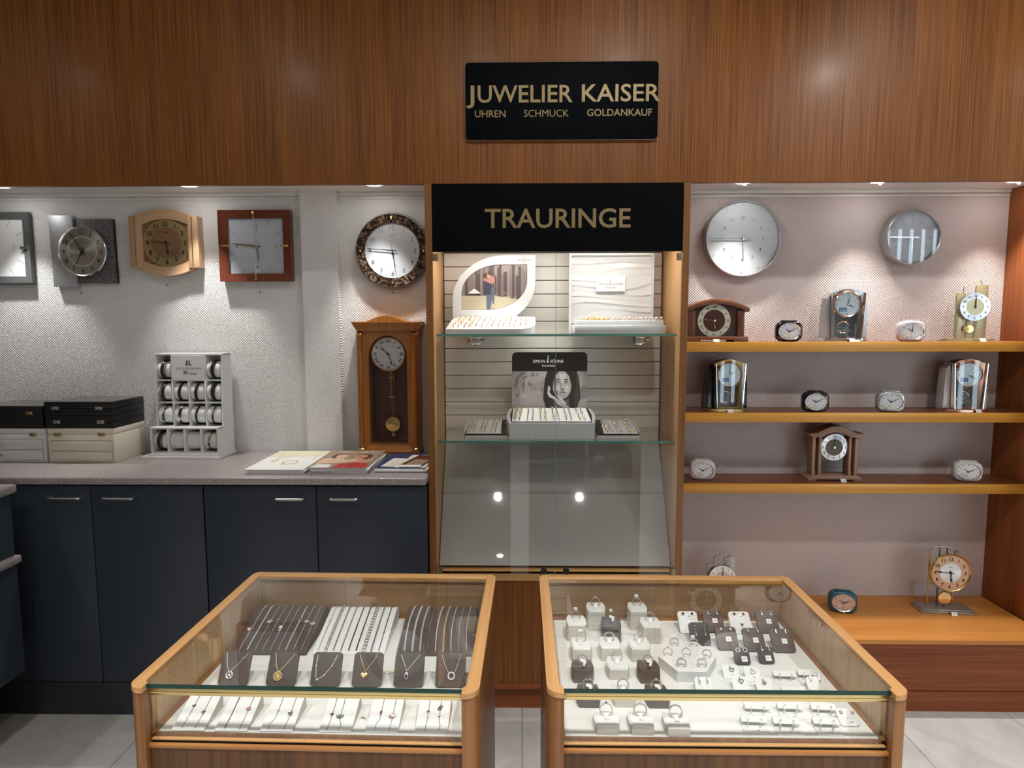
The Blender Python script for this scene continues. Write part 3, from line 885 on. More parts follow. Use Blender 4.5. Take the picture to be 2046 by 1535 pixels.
# ------------------------------------------------------------------ clock parts
ROMAN = ['XII', 'I', 'II', 'III', 'IV', 'V', 'VI', 'VII', 'VIII', 'IX', 'X', 'XI']
def pol(cx, cz, a, r): return cx + r * math.sin(R(a)), cz + r * math.cos(R(a))
def hand(name, parent, a, r, w, y, m, cx=0, cz=0, tail=0.2, style='taper', th=0.0008):
    b = MB(m); c, q = math.sin(R(a)), math.cos(R(a))
    def P(u, v): return (cx + u * c + v * q, cz + u * q - v * c)
    if style == 'bar': pts = [P(-tail * r, -w), P(-tail * r, w), P(r, w), P(r, -w)]
    elif style == 'spade': pts = [P(-tail * r, -w), P(-tail * r, w), P(r * .55, w * .7), P(r * .68, w * 2.3), P(r, 0), P(r * .68, -w * 2.3), P(r * .55, -w * .7)]
    else: pts = [P(-tail * r, -w * .7), P(-tail * r, w * .7), P(0, w), P(r, w * .35), P(r, -w * .35), P(0, -w)]
    pts = list(reversed(pts))
    ar = sum(pts[i - 1][0] * pts[i][1] - pts[i][0] * pts[i - 1][1] for i in range(len(pts)))
    if ar < 0: pts.reverse()
    b.prism(pts, y - th, y)
    return b.build(name, parent)
def hub(parent, y, r, m, cx=0, cz=0):
    return MB(m).at(cx, y, cz).lathe([(r, -.001), (r, .002), (0, .0025)], 14, 'y').build('hub', parent)
def numerals(b, kind, r, size, y, cx=0, cz=0, bold=0.0, rx=1.0, upright=True, only=None, sx=None):
    for h in range(12):
        if only and (h or 12) not in only: continue
        a = h * 30
        x, z = pol(0, 0, a, r); x = cx + x * rx; z = cz + z
        s = ROMAN[h] if kind == 'roman' else str(h or 12)
        b.text(s, x, z, size, y, rot=0 if upright else a, bold=bold, width=None)
def ticks(b, r0, r1, w, y, cx=0, cz=0, n=12, skip=(), rx=1.0):
    for k in range(n):
        if k in skip: continue
        a = 360 * k / n; c, q = math.sin(R(a)), math.cos(R(a))
        pts = [(cx + (u * c + v * q) * rx, cz + u * q - v * c) for u, v in ((r0, -w), (r1, -w), (r1, w), (r0, w))]
        b.add([(p[0], y, p[1]) for p in pts], [(0, 1, 2, 3)])
def sqticks(b, s, l, w, y, skip=()):
    """hour strokes on a square dial, each pointing at the centre and ending at the edge"""
    for k in range(12):
        if k in skip: continue
        a = k * 30; c, q = math.sin(R(a)), math.cos(R(a))
        e = s / max(abs(c), abs(q)); i0 = e - l
        b.add([(u * c + v * q, y, u * q - v * c) for u, v in ((i0, -w), (e, -w), (e, w), (i0, w))], [(0, 1, 2, 3)])
def disc(b, r, y, cx=0, cz=0, n=48, rz=None): return b.poly(circ(cx, cz, r, n, rz), y)
def ringflat(b, r0, r1, y, cx=0, cz=0, n=48, k=1.0):
    b.frame(circ(cx, cz, r1, n, r1 * k), circ(cx, cz, r0, n, r0 * k), y, y + .0004); return b
def glasspane(parent, pts, y, th=0.0016, m='clock_glass'):
    return MB(m).prism(pts, y - th, y).build('glass_cover', parent)
def maker(b, x, z, s, y): b.text('AMS', x, z, s, y, bold=.02)

# ------------------------------------------------------------------ wall clocks, left
cat = 'wall clock'
# grey square clock at the picture edge
t = thing('wall_clock', 'square wall clock in a dark grey frame, cut by the left picture edge', cat, (-2.166, WALL, 1.754), .3)
MB('acrylic').box(-.150, .150, -.012, -.006, -.150, .150, .001).build('back_plate', t)
MB('grey_frame').frame([(-.143, -.143), (.143, -.143), (.143, .143), (-.143, .143)], [(-.116, -.116), (.116, -.116), (.116, .116), (-.116, .116)], -.028, -.006, -.024).build('frame', t)
b = MB('dial_white'); b.box(-.117, .117, -.020, -.014, -.117, .117)
b.m('grey_mark'); sqticks(b, .112, .034, .0009, -.0203, (0, 3, 6, 9)); b.m('silver_mark'); numerals(b, 'a', .070, .016, -.0203, only=(12, 3, 6, 9)); b.build('dial', t)
for a in (0, 90, 180, 270):
    MB('chrome').at(0, 0, 0, ry=a).box(-.005, .005, -.031, -.024, .104, .134, .001).build('marker_bar', t)
hand('hour_hand', t, 172, .055, .004, -.022, 'silver'); hand('minute_hand', t, 276, .088, .003, -.024, 'silver'); hub(t, -.025, .005, 'silver')
# slate and aluminium
t = thing('wall_clock', 'wall clock of pale aluminium strip and dark slate plate with round silver dial', cat, (-1.800, WALL, 1.737), 0)
MB('slate').prism([(-.05, -.128), (.124, -.128), (.120, .133), (-.05, .133)], -.018, -.003, .001).build('slate_plate', t)
MB('black').prism([(-.048, -.127), (.126, -.127), (.122, .132), (-.048, .132)], -.014, -.002).build('backing', t)
MB('aluminium').prism([(-.133, -.142), (-.036, -.142), (-.040, .147), (-.139, .147)], -.027, -.004, .001).build('aluminium_plate', t)
b = MB('spun_silver').at(0, 0, 0).lathe([(.096, .028), (.096, .035), (.060, .0352)], 64, 'y')
b.lathe([(.059, .0354), (0, .0356)], 64, 'y')
b.m('white_paint'); ringflat(b, .0585, .0600, -.0359)
b.m('ink'); numerals(b, 'a', .077, .0165, -.0362, bold=.004); b.text('AMS', 0, .038, .006, -.0362)
for k in range(12):
    x, z = pol(0, 0, k * 30, .0915); b.poly(circ(x, z, .0014, 8), -.0362)
b.build('dial', t)
MB('silver').lathe([(.0955, .028), (.0955, .038), (.0985, .040), (.101, .037), (.101, .026), (.0955, .026)], 64, 'y').build('bezel', t)
hand('hour_hand', t, 208, .060, .0026, -.039, 'ink', tail=.3); hand('minute_hand', t, -29, .083, .0022, -.041, 'ink', tail=.25); hub(t, -.041, .0045, 'ink')
# arched beech
t = thing('wall_clock', 'pale wooden wall clock with bowed top and bottom and golden dial', cat, (-1.456, WALL, 1.771), .8)
def bowpts(hw, hz, bow, n=14):
    o = [(-hw + 2 * hw * i / n, -hz - bow * (1 - (2 * i / n - 1) ** 2)) for i in range(n + 1)]
    return o + [(hw - 2 * hw * i / n, hz + bow * (1 - (2 * i / n - 1) ** 2)) for i in range(n + 1)]
oo, ii = bowpts(.112, .106, .028), bowpts(.095, .072, .024)
MB('beech_clock').frame(oo, ii, -.040, -.003, -.034).build('frame', t)
for s_ in (-1, 1):
    b = MB('beech_clock_upright')
    pts = [(s_ * .098, -.104), (s_ * .141, -.101), (s_ * .141, .105), (s_ * .098, .108)]
    if s_ < 0: pts.reverse()
    b.prism(pts, -.046, -.003, .003)
    b.build('side_rail', t)
    MB('gold').box(s_ * .116 - .0018, s_ * .116 + .0018, -.0472, -.045, -.098, .102).build('gold_inlay', t)
b = MB('dial_brown').prism(bowpts(.097, .074, .024), -.026, -.020)
b.m('dial_pale_gold'); ringflat(b, .062, .092, -.0266)
b.m('gold_print'); ringflat(b, .092, .0935, -.0267)
b.m('ink'); numerals(b, 'a', .0765, .0185, -.0275, bold=.02); maker(b, 0, .042, .0065, -.0275); b.text('Funkuhr', .036, -.040, .0055, -.0275)
ringflat(b, .0155, .0163, -.0274, .036, -.040, 28)
b.build('dial', t)
hand('hour_hand', t, 172, .052, .0024, -.029, 'ink', style='spade'); hand('minute_hand', t, 276, .088, .0018, -.031, 'ink'); hub(t, -.031, .005, 'ink')
# mahogany square
t = thing('wall_clock', 'square wall clock in a dark reddish wood frame with white dial and gold bars', cat, (-1.088, WALL, 1.757), .6)
MB('mahogany').frame([(-.147, -.143), (.147, -.143), (.147, .143), (-.147, .143)], [(-.113, -.111), (.113, -.111), (.113, .111), (-.113, .111)], -.038, -.003, -.028).build('frame', t)
b = MB('dial_grey').box(-.113, .113, -.020, -.014, -.112, .112)
b.m('grey_mark'); sqticks(b, .110, .030, .0008, -.0204, (0, 3, 6, 9)); b.m('silver_mark'); numerals(b, 'a', .080, .017, -.0206, only=(12, 3, 6, 9), bold=.02)
ticks(b, .092, .106, .0006, -.0205, n=4); b.m('grey_mark'); maker(b, 0, .058, .006, -.0206)
b.m('label_white').box(-.009, .013, -.0212, -.0206, -.104, -.072); b.m('grey_mark')
for q in (-.080, -.086, -.092): b.box(-.004, .009, -.0215, -.0212, q, q + .003)
b.build('dial', t)
for a in (0, 90, 180, 270):
    MB('gold').at(0, 0, 0, ry=a).box(-.0042, .0042, -.041, -.032, .106, .138, .001).build('gold_bar', t)
hand('hour_hand', t, 171, .056, .0042, -.023, 'silver', tail=.1); hand('minute_hand', t, 276, .096, .0040, -.025, 'gold', tail=.2); hub(t, -.025, .005, 'silver')
hand('second_hand', t, 172, .092, .0008, -.026, 'silver', tail=.5)
glasspane(t, [(-.113, -.111), (.113, -.111), (.113, .111), (-.113, .111)], -.028)
# marbled ring
t = thing('wall_clock', 'round wall clock with brown marbled ring on a clear glass disc', cat, (-0.527, WALL, 1.736), 0)
MB('acrylic').lathe([(0, .010), (.156, .010), (.158, .012), (.156, .014), (0, .014)], 64, 'y').build('glass_disc', t)
b = MB('marble_brown'); b.frame(circ(0, 0, .146, 64), circ(0, 0, .111, 64), -.040, -.014, -.038); b.build('marbled_ring', t)
b = MB('dial_white'); b.prism(circ(0, 0, .112, 64), -.032, -.016)
b.m('silver_mark'); numerals(b, 'a', .092, .0165, -.0324, bold=.015, only=(1, 2, 10, 11, 12)); b.m('grey_mark'); numerals(b, 'a', .092, .0165, -.0324, bold=.01, only=(3, 4, 5, 6, 7, 8, 9)); maker(b, 0, .062, .006, -.0324)
b.build('dial', t)
for a in (0, 90, 180, 270):
    x, z = pol(0, 0, a, .1285); MB('gold').at(x, -.040, z).lathe([(.0065, 0), (.0055, .004), (0, .006)], 16, 'y').build('gold_stud', t)
hand('hour_hand', t, 171, .068, .0026, -.035, 'ink', tail=.1); hand('minute_hand', t, 275, .100, .0024, -.037, 'ink', tail=.2); hand('second_hand', t, 172, .108, .0006, -.038, 'ink', tail=.4); hub(t, -.038, .0045, 'silver')
glasspane(t, circ(0, 0, .112, 64), -.0385)
# pendulum regulator
t = thing('pendulum_clock', 'honey-brown wooden pendulum wall clock with white roman dial behind glass', cat, (-0.543, WALL, 0.908), 0)
MB('honey_clock').box(-.124, .124, -.030, -.002, .012, .500).build('case_back', t)
b = MB('honey_clock')
def arch(hw, z0, z1, rise, n=20):
    return [(-hw, z0), (hw, z0)] + [(hw - 2 * hw * i / n, z1 + rise * math.sin(pi * i / n)) for i in range(n + 1)]
o1 = [(-.098, .016), (.098, .016), (.098, .505)] + [(.098 - .196 * i / 16, .505) for i in range(1, 16)] + [(-.098, .505)]
n_ = 16
inn = [(-.077, .043), (.077, .043), (.077, .402)] + [(.077 * math.cos(pi * i / n_), .402 + .082 * math.sin(pi * i / n_)) for i in range(1, n_)] + [(-.077, .402)]
b.frame(o1, inn, -.098, -.028, -.088)
b.build('door_frame', t)
for s_ in (-1, 1):
    b = MB('honey_clock'); b.box(s_ * .110 - .013, s_ * .110 + .013, -.092, -.028, .016, .505)
    b.at(s_ * .110, -.094, 0).lathe([(.0125, .030), (.0125, .488)], 20).at()
    b.build('column', t)
    for zz in (.022, .492):
        MB('brass').at(s_ * .110, -.094, zz).lathe([(.013, -.006), (.0165, -.003), (.0165, .003), (.013, .006)], 20).build('brass_ring', t)
MB('honey_clock').box(-.128, .128, -.110, -.002, 0.002, .016, .002).build('base', t)
n = 24
top = [(-.139 + .0, .540), (-.080, .540)]
arcp = [(-.080 + .160 * i / n, .540 + .026 * math.sin(pi * i / n)) for i in range(1, n)]
pts = [(-.118, .503), (.118, .503), (.139, .536), (.139, .541), (.080, .541)] + [(-a, z) for a, z in arcp] + [(-.080, .541), (-.139, .541), (-.139, .536)]
MB('honey_clock').prism(pts, -.112, -.002, .004).build('cornice', t)
bk = MB('mahogany_dark').box(-.080, .080, -.034, -.029, .03, .49); bk.build('back_board', t)
b = MB('dial_white').at(0, 0, .410).lathe([(.066, .070), (.066, .078), (0, .078)], 48, 'y')
b.m('ink'); numerals(b, 'roman', .053, .0135, -.0785, bold=.02, upright=False); b.m('grey_mark'); ringflat(b, .0375, .0381, -.0783); ringflat(b, .063, .0635, -.0783); b.text('AMS', 0, .029, .004, -.0786)
b.at(); b.build('dial', t)
MB('brass').at(0, 0, .410).lathe([(.065, .070), (.065, .080), (.068, .083), (.0715, .080), (.0715, .070)], 48, 'y').build('bezel', t)
hand('hour_hand', t, -48, .040, .0016, -.080, 'ink', 0, .410, style='spade'); hand('minute_hand', t, 161, .054, .0014, -.0815, 'ink', 0, .410, style='spade'); hub(t, -.082, .004, 'ink', 0, .410)
pe = MB('brass').tube([(.006, -.055, .34), (.010, -.055, .13)], .0022, 8).build('pendulum', t)
for q in (-.0085, .0085): MB('brass_satin').tube([(.006 + q, -.055, .33), (.010 + q, -.055, .13)], .0011, 6).build('rod', pe)
MB('brass').at(.010, -.056, .120).lathe([(.033, -.003), (.034, .0), (.030, .006), (0, .009)], 36, 'y').build('bob', pe)
for zz in (.312, .233): MB('brass').box(.006 - .014, .006 + .014, -.058, -.053, zz - .0012, zz + .0012).build('cross_bar', pe)
MB('brass').at(.012, -.055, .075).lathe([(0, -.010), (.010, -.008), (.015, 0), (.010, .004), (.004, .007), (.003, .014)], 16).build('finial', pe)
glasspane(t, [(-.077, .043), (.077, .043), (.077, .402)] + [(.077 * math.cos(pi * i / 16), .402 + .082 * math.sin(pi * i / 16)) for i in range(1, 16)] + [(-.077, .402)], -.091)

# ------------------------------------------------------------------ wall clocks, right
t = thing('wall_clock', 'large round white wall clock with silver rim above the brown mantel clock', cat, (0.887, WALL, 1.778), .5)
MB('steel').lathe([(.147, .002), (.147, .040), (.149, .044), (.1515, .042), (.1515, .002)], 72, 'y').build('rim', t)
b = MB('dial_white'); b.prism(circ(0, 0, .148, 72), -.030, -.004)
b.m('grey_mark'); numerals(b, 'a', .0835, .0115, -.0304, bold=.01)
for k in range(1, 13): x, z = pol(0, 0, k * 30, .135); b.text(str(k * 5), x, z, .006, -.0304)
ticks(b, .127, .1285, .0003, -.0304, n=60)
b.build('dial', t)
hand('hour_hand', t, 177, .082, .0020, -.033, 'steel', style='bar', tail=.15); hand('minute_hand', t, 270, .130, .0022, -.035, 'steel', style='bar', tail=.25); hub(t, -.036, .005, 'silver')
glasspane(t, circ(0, 0, .1475, 72), -.040)
t = thing('wall_clock', 'smaller round white wall clock with silver rim and line markers at right', cat, (1.558, WALL, 1.780), .5)
MB('steel').lathe([(.104, .002), (.104, .050), (.106, .053), (.1085, .050), (.1085, .002)], 64, 'y').build('rim', t)
b = MB('dial_grey'); b.prism(circ(0, 0, .105, 64), -.036, -.004)
b.m('grey_mark'); ticks(b, .060, .094, .0005, -.0364); ticks(b, .098, .101, .0003, -.0364, n=60)
b.build('dial', t)
hand('hour_hand', t, 178, .060, .0022, -.040, 'steel', style='bar', tail=.1); hand('minute_hand', t, 271, .090, .0019, -.042, 'silver', style='bar', tail=.28); hub(t, -.043, .005, 'silver')
glasspane(t, circ(0, 0, .1045, 64), -.049)

# ------------------------------------------------------------------ shelves, right
SF = 2.433
S1, S2, S3, LC = 1.367, 1.092, 0.809, 0.278
def shelf(zt, label):
    t = thing('wall_shelf', label, 'shelf', (0, 0, zt))
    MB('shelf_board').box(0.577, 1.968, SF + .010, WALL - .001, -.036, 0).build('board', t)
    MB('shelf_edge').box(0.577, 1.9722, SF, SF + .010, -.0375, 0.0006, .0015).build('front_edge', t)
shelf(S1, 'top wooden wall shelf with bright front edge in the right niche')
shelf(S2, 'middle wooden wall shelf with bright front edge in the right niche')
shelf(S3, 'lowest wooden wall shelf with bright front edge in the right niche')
t = thing('low_cabinet', 'low teak cabinet with open top along the right niche floor', 'cabinet', (0, 0, 0))
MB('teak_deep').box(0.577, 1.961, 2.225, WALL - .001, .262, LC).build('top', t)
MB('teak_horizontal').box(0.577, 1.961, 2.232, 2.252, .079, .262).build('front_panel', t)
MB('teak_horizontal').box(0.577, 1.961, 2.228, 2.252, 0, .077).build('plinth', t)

def price_tag(x, y, z, label, rz=0):
    b = MB('label_white').at(rx=-32).box(-.011, .011, -.0006, .0006, 0, .014)
    b.m('grey_mark'); b.text('\u20ac 89', 0, .007, .0035, -.0008)
    o = b.at().build('price_tag', loc=(x, y, z), rot=(0, 0, rz)); tag(o, label, 'price tag', 'price tags on the clock shelves')

def alarm(x, y, z, body, label, ha, ma, hw=.050, hh=.040, rz=0, bez='silver', dl='dial_grey', lean=6):
    t = thing('alarm_clock', label, 'alarm clock', (x, y, z), rz, 'small rounded alarm clocks')
    cz = hh + .0005
    def at(b): return b.at(0, 0, 0, rx=-0)
    b = MB(body)
    secs = [(.80, -.033), (.92, -.031), (1.0, -.025), (1.0, -.004), (.92, .006), (.80, .009)]
    n = 44; vs = []; fs = []
    for k, yy in secs:
        vs += [(a, yy, c + cz) for a, c in supere(0, 0, hw - (1 - k) * .03, hh - (1 - k) * .03, 3.6, n)]
    for k in range(len(secs) - 1):
        for i in range(n):
            j = (i + 1) % n; fs.append((k * n + i, (k + 1) * n + i, (k + 1) * n + j, k * n + j))
    fs.append(tuple(range(n))); o = (len(secs) - 1) * n; fs.append(tuple(o + i for i in reversed(range(n))))
    b.add(vs, fs); b.build('body', t, ang=50)
    MB(body).box(-.030, .030, -.022, -.006, cz + hh - .002, cz + hh + .0035, .002).build('snooze_bar', t)
    rx_, rz_ = hw * .83, hh * .84
    MB(bez).frame(circ(0, cz, rx_, 44, rz_), circ(0, cz, rx_ * .93, 44, rz_ * .92), -.0362, -.031, -.0335).build('bezel', t)
    b = MB(dl).poly(circ(0, cz, rx_ * .945, 44, rz_ * .94), -.0335)
    b.m('ink')
    numerals(b, 'a', .0275, .0055, -.0338, 0, cz, rx=1.18, bold=.01)
    b.m('dial_cream'); disc(b, .0085, -.0337, -.014, cz - .016, 24); b.m('grey_mark'); ringflat(b, .0080, .0088, -.0340, -.014, cz - .016, 24); b.tube([(-.016 + .003 * k, -.0342, cz - .017 + .0018 * math.sin(k * 2.1)) for k in range(7)], .0004, 4)
    b.build('dial', t)
    hand('hour_hand', t, ha, .020, .0016, -.0345, 'ink', 0, cz, tail=.15); hand('minute_hand', t, ma, .028, .0013, -.0352, 'ink', 0, cz, tail=.15); hub(t, -.0355, .0022, 'ink', 0, cz)
    return t
alarm(1.046, 2.495, S1, 'gloss_black', 'black rounded alarm clock on the top shelf', -55, 62, rz=-8)
alarm(1.522, 2.495, S1, 'silver_body', 'pinkish silver rounded alarm clock on the top shelf', -55, 6, rz=-14)
alarm(1.156, 2.482, S2, 'gloss_black', 'black rounded alarm clock on the middle shelf', -58, 62, rz=-10)
alarm(1.450, 2.482, S2, 'silver_body_cool', 'cool silver rounded alarm clock on the middle shelf', -55, 62, rz=-14)
alarm(0.732, 2.520, S3, 'white_body', 'off-white rounded alarm clock at the left of the lowest shelf', -55, 62, rz=-8, dl='dial_white')
alarm(1.785, 2.505, S3, 'white_body', 'off-white rounded alarm clock at the right of the lowest shelf', -55, 62, rz=-18, dl='dial_white')
alarm(1.297, 2.470, LC, 'teal_body', 'blue-green rounded alarm clock on the low cabinet', -58, 66, rz=-13, hw=.053, hh=.0435, dl='dial_blush')

# brown mantel clock
t = thing('mantel_clock', 'brown arched mantel clock with brass roman ring on the top shelf', 'mantel clock', (0.760, 2.510, S1), 0, None)
n = 20
def arcz(x, hw, z, rise): return z + rise * math.cos(pi / 2 * min(1, abs(x) / hw))
top_ = [(.124 - .248 * i / n, arcz(.124 - .248 * i / n, .124, .133, .036)) for i in range(n + 1)]
bot_ = [(-.124 + .248 * i / n, arcz(-.124 + .248 * i / n, .124, .116, .032)) for i in range(n + 1)]
MB('walnut').prism(bot_ + top_, -.052, .050, .003).build('roof', t)
fl = [(-.108, .018), (.108, .018)] + [(.108 - .216 * i / n, arcz(.108 - .216 * i / n, .124, .116, .032)) for i in range(n + 1)]
MB('mahogany_dark').prism(fl, -.026, .045).build('case', t)
for s_ in (-1, 1):
    b = MB('walnut').box(s_ * .096 - .013, s_ * .096 + .013, -.040, -.024, .020, .122, .002)
    for q in (-.005, 0, .005): b.m('mahogany_dark').box(s_ * .096 + q - .0008, s_ * .096 + q + .0008, -.0405, -.039, .026, .115)
    b.build('pilaster', t)
MB('walnut').prism([(-.122, 0), (-.07, 0), (-.06, .008), (.06, .008), (.07, 0), (.122, 0), (.122, .021), (-.122, .021)], -.052, .050, .002).build('base', t)
b = MB('dial_cream').at(-.006, 0, .083); ringflat(b, .043, .064, -.0285)
b.m('ink'); numerals(b, 'roman', .0535, .010, -.0289, bold=.01, upright=False); b.at(); b.build('chapter_ring', t)
hand('hour_hand', t, 173, .036, .0013, -.030, 'gold', -.006, .083, style='spade'); hand('minute_hand', t, 277, .047, .0011, -.0312, 'gold', -.006, .083, style='spade'); hub(t, -.0315, .0045, 'gold', -.006, .083)
glasspane(t, [(-.082, .022), (.082, .022)] + [(.082 - .164 * i / 12, arcz(.082 - .164 * i / 12, .124, .113, .032)) for i in range(13)], -.0335)
price_tag(0.757, 2.452, S1 + .0005, 'white price tag in front of the brown mantel clock')

# glass-front pendulum clocks with a blue sticker
def rotary(x, y, z, side, metal, ha, ma, label, rz, inner='crystal', edge=None):
    t = thing('pendulum_table_clock', label, 'table clock', (x, y, z), rz, 'glass-fronted rotating pendulum clocks')
    b = MB(metal); n = 40
    o = supere(0, 0, .086, .050, 3.2, n)
    b.add([(a, c, 0) for a, c in o] + [(a, c, .007) for a, c in o] + [(a * .96, c * .94, .011) for a, c in o],
          [tuple(reversed(range(n)))] + [(i, (i + 1) % n, n + (i + 1) % n, n + i) for i in range(n)] + [(n + i, n + (i + 1) % n, 2 * n + (i + 1) % n, 2 * n + i) for i in range(n)] + [tuple(2 * n + i for i in range(n))])
    b.build('base', t)
    for s_ in (-1, 1):
        pts = [(s_ * .052, .011), (s_ * .081, .011), (s_ * .079, .110), (s_ * .074, .170), (s_ * .060, .186), (s_ * .056, .150)]
        if s_ < 0: pts.reverse()
        MB(side).prism(pts, -.022, .030, .003).build('side_panel', t)
    n = 16
    outer = [(-.052, .012), (.052, .012)] + [(.058 - .116 * i / n, .190 + .017 * math.sin(pi * i / n)) for i in range(n + 1)]
    inner_ = [(-.040, .018), (.040, .018)] + [(.046 - .092 * i / n, .178 + .017 * math.sin(pi * i / n)) for i in range(n + 1)]
    MB(metal).frame(outer, inner_, -.034, .024, -.028).build('arch_frame', t)
    MB('dial_grey').prism(list(inner_), .018, .022).build('back_panel', t)
    cz = .146
    b = MB('dial_white').at(0, 0, cz).lathe([(.046, .022), (.046, .036), (0, .036)], 40, 'y')
    b.m('ink'); numerals(b, 'a', .038, .0070, -.0364, only=(12, 3, 6, 9, 10, 11, 1, 2)); b.m('silver_mark'); ringflat(b, .0285, .0290, -.0363); b.box(-.006, .006, -.0366, -.0363, .019, .0198)
    b.m('label_blue').box(-.030, -.002, -.0368, -.0362, -.028, -.013); b.m('label_white').text('RHYTHM', -.016, -.0185, .0048, -.037, .024, bold=.03); b.box(-.027, -.005, -.0371, -.0369, -.0254, -.0240)
    b.at(); b.build('dial', t)
    MB(edge or metal).at(0, 0, cz).lathe([(.045, .030), (.045, .038), (.048, .041), (.0515, .037), (.0515, .022)], 44, 'y').build('bezel', t)
    hand('hour_hand', t, ha, .024, .0018, -.0385, 'ink', 0, cz, tail=.1); hand('minute_hand', t, ma, .034, .0012, -.0395, 'ink', 0, cz, tail=.1); hub(t, -.040, .003, 'silver', 0, cz)
    p = MB(edge or metal); p.torus((-.004, -.010, .056), .0225, .0030, 'y', 30); p.tube([(0, -.010, .10), (-.002, -.010, .078)], .0016, 6)
    pe = p.build('pendulum', t)
    g = MB('gem_clear')
    for k in range(7):
        a = k * 51; xx, zz = pol(-.004, .056, a, .012); g.gem((xx, -.014, zz), .005, .006)
    g.gem((-.004, -.016, .056), .007, .008); g.build('crystal', pe)
    gp = [(-.047, .012), (.047, .012)] + [(.056 - .112 * i / n, .190 + .016 * math.sin(pi * i / n)) for i in range(n + 1)]
    b = MB('crystal').prism(gp, -.050, -.045)
    b.m('chrome')
    for s_ in (-1, 1):
        pts = [(s_ * .049, .012), (s_ * .052, .012), (s_ * .061, .190), (s_ * .058, .190)]
        if s_ < 0: pts.reverse()
        b.prism(pts, -.051, -.030)
    b.build('glass_front', t)
    return t
rotary(1.278, 2.525, S1, 'silver_body_cool', 'chrome', 115, 14, 'bright silver glass-fronted pendulum clock on the top shelf', -6, edge='rose_gold')
rotary(0.812, 2.500, S2, 'gloss_black', 'brass_satin', 60, 0, 'black-sided glass-fronted pendulum clock on the middle shelf', 4, edge='rose_gold')
rotary(1.748, 2.500, S2, 'silver_body', 'rose_gold', 125, 122, 'rose and silver glass-fronted pendulum clock on the middle shelf', -6, edge='rose_gold')
price_tag(1.285, 2.458, S1 + .0005, 'white price tag in front of the bright silver pendulum clock')
price_tag(0.815, 2.438, S2 + .0005, 'white price tag in front of the black-sided pendulum clock')
price_tag(1.775, 2.438, S2 + .0005, 'white price tag in front of the rose and silver pendulum clock')

# champagne plate clock with wire hoop (and its silver twin on the low cabinet)
def plateclock(x, y, z, m, wire, label, rz):
    t = thing('plate_clock', label, 'table clock', (x, y, z), rz, 'upright plate clocks with a wire hoop')
    b = MB(m).box(-.086, .086, -.040, .040, 0, .004, .001); b.box(-.080, .080, -.036, .036, .004, .011, .001); b.build('base', t)
    for x0, x1, zt in ((-.052, -.018, .190), (-.014, .012, .150), (.016, .062, .222)):
        MB(m).prism(rrect(x0, x1, .010, zt, .007, 4), -.010, -.006, .0006).build('upright_plate', t)
    MB(wire).tube([(-.020, .004, .010), (-.020, .004, .205)] + bez([(-.020, .004, .205), (-.020, .004, .216), (-.012, .004, .219)], 5) + [(.030, .004, .238)] + bez([(.030, .004, .238), (.042, .004, .243), (.044, .004, .225)], 6) + [(.044, .004, .010)], .0018, 8).build('wire_hoop', t)
    cz = .135
    b = MB('spun_pale').at(.010, 0, cz).lathe([(.054, .022), (.054, .026), (.032, .0265)], 48, 'y')
    b.m('champagne' if m == 'champagne' else 'aluminium').lathe([(.032, .0265), (0, .0268)], 40, 'y')
    b.m('ink'); numerals(b, 'a', .043, .0095, -.0272, bold=.005); b.text('AMS', 0, .018, .003, -.0272)
    b.at(); b.build('dial', t)
    MB('acrylic').at(.010, 0, cz).lathe([(.0545, .016), (.058, .016), (.058, .021), (.0545, .021)], 44, 'y').build('glass_ring', t)
    hand('hour_hand', t, 0, .030, .0018, -.0285, 'ink', .010, cz, tail=.15); hand('minute_hand', t, 2, .042, .0014, -.0295, 'ink', .010, cz, tail=.15); hub(t, -.030, .003, 'ink', .010, cz)
    pe = MB('brass').tube([(-.002, -.018, cz - .03), (-.004, -.018, .06)], .0012, 6).build('pendulum', t)
    MB('brass').at(-.004, -.020, .048).lathe([(.016, -.002), (.0172, .0), (.015, .004), (0, .005)], 28, 'y').build('bob', pe)
    return t
plateclock(1.772, 2.530, S1, 'champagne', 'brass_satin', 'champagne plate clock with wire hoop and round dial on the top shelf', -8)
price_tag(1.790, 2.462, S1 + .0005, 'white price tag in front of the champagne plate clock')
plateclock(0.800, 2.480, LC, 'bronze_grey', 'steel', 'plate clock with wire hoop half hidden behind the right counter case', -4)

# skeleton mantel clock
t = thing('mantel_clock', 'rose-brown open-columned mantel clock on the lowest shelf', 'mantel clock', (1.258, 2.520, S3), -3)
MB('rose_wood').prism([(-.106, 0), (-.075, 0), (-.070, .005), (.070, .005), (.075, 0), (.106, 0), (.106, .008), (.090, .020), (-.090, .020), (-.106, .008)], -.036, .036, .001).build('base', t)
for s_ in (-1, 1):
    for xx, ww in ((.083, .006), (.058, .005)):
        MB('rose_wood').box(s_ * xx - ww, s_ * xx + ww, -.024, .024, .020, .178, .001).build('column', t)
    MB('mahogany_dark').box(s_ * .0705 - .008, s_ * .0705 + .008, .006, .012, .020, .178).build('dark_panel', t)
    MB('brass').at(s_ * .0705, -.006, .034).lathe([(.006, -.012), (.007, -.008), (.004, 0), (.006, .006), (0, .010)], 14).build('brass_finial', t)
n = 18
MB('rose_wood').prism([(-.092, .174), (-.060, .176)] + [(-.055 + .110 * i / n, .177 + .020 * math.sin(pi * i / n)) for i in range(n + 1)] + [(.060, .176), (.092, .174), (.106, .186), (.106, .192), (.070, .195)] + [(.070 - .140 * i / n, .197 + .026 * math.sin(pi * i / n)) for i in range(n + 1)] + [(-.070, .195), (-.106, .192), (-.106, .186)], -.034, .034, .003).build('roof', t)
MB('acrylic').box(-.054, .054, .002, .005, .020, .170).build('glass_back', t)
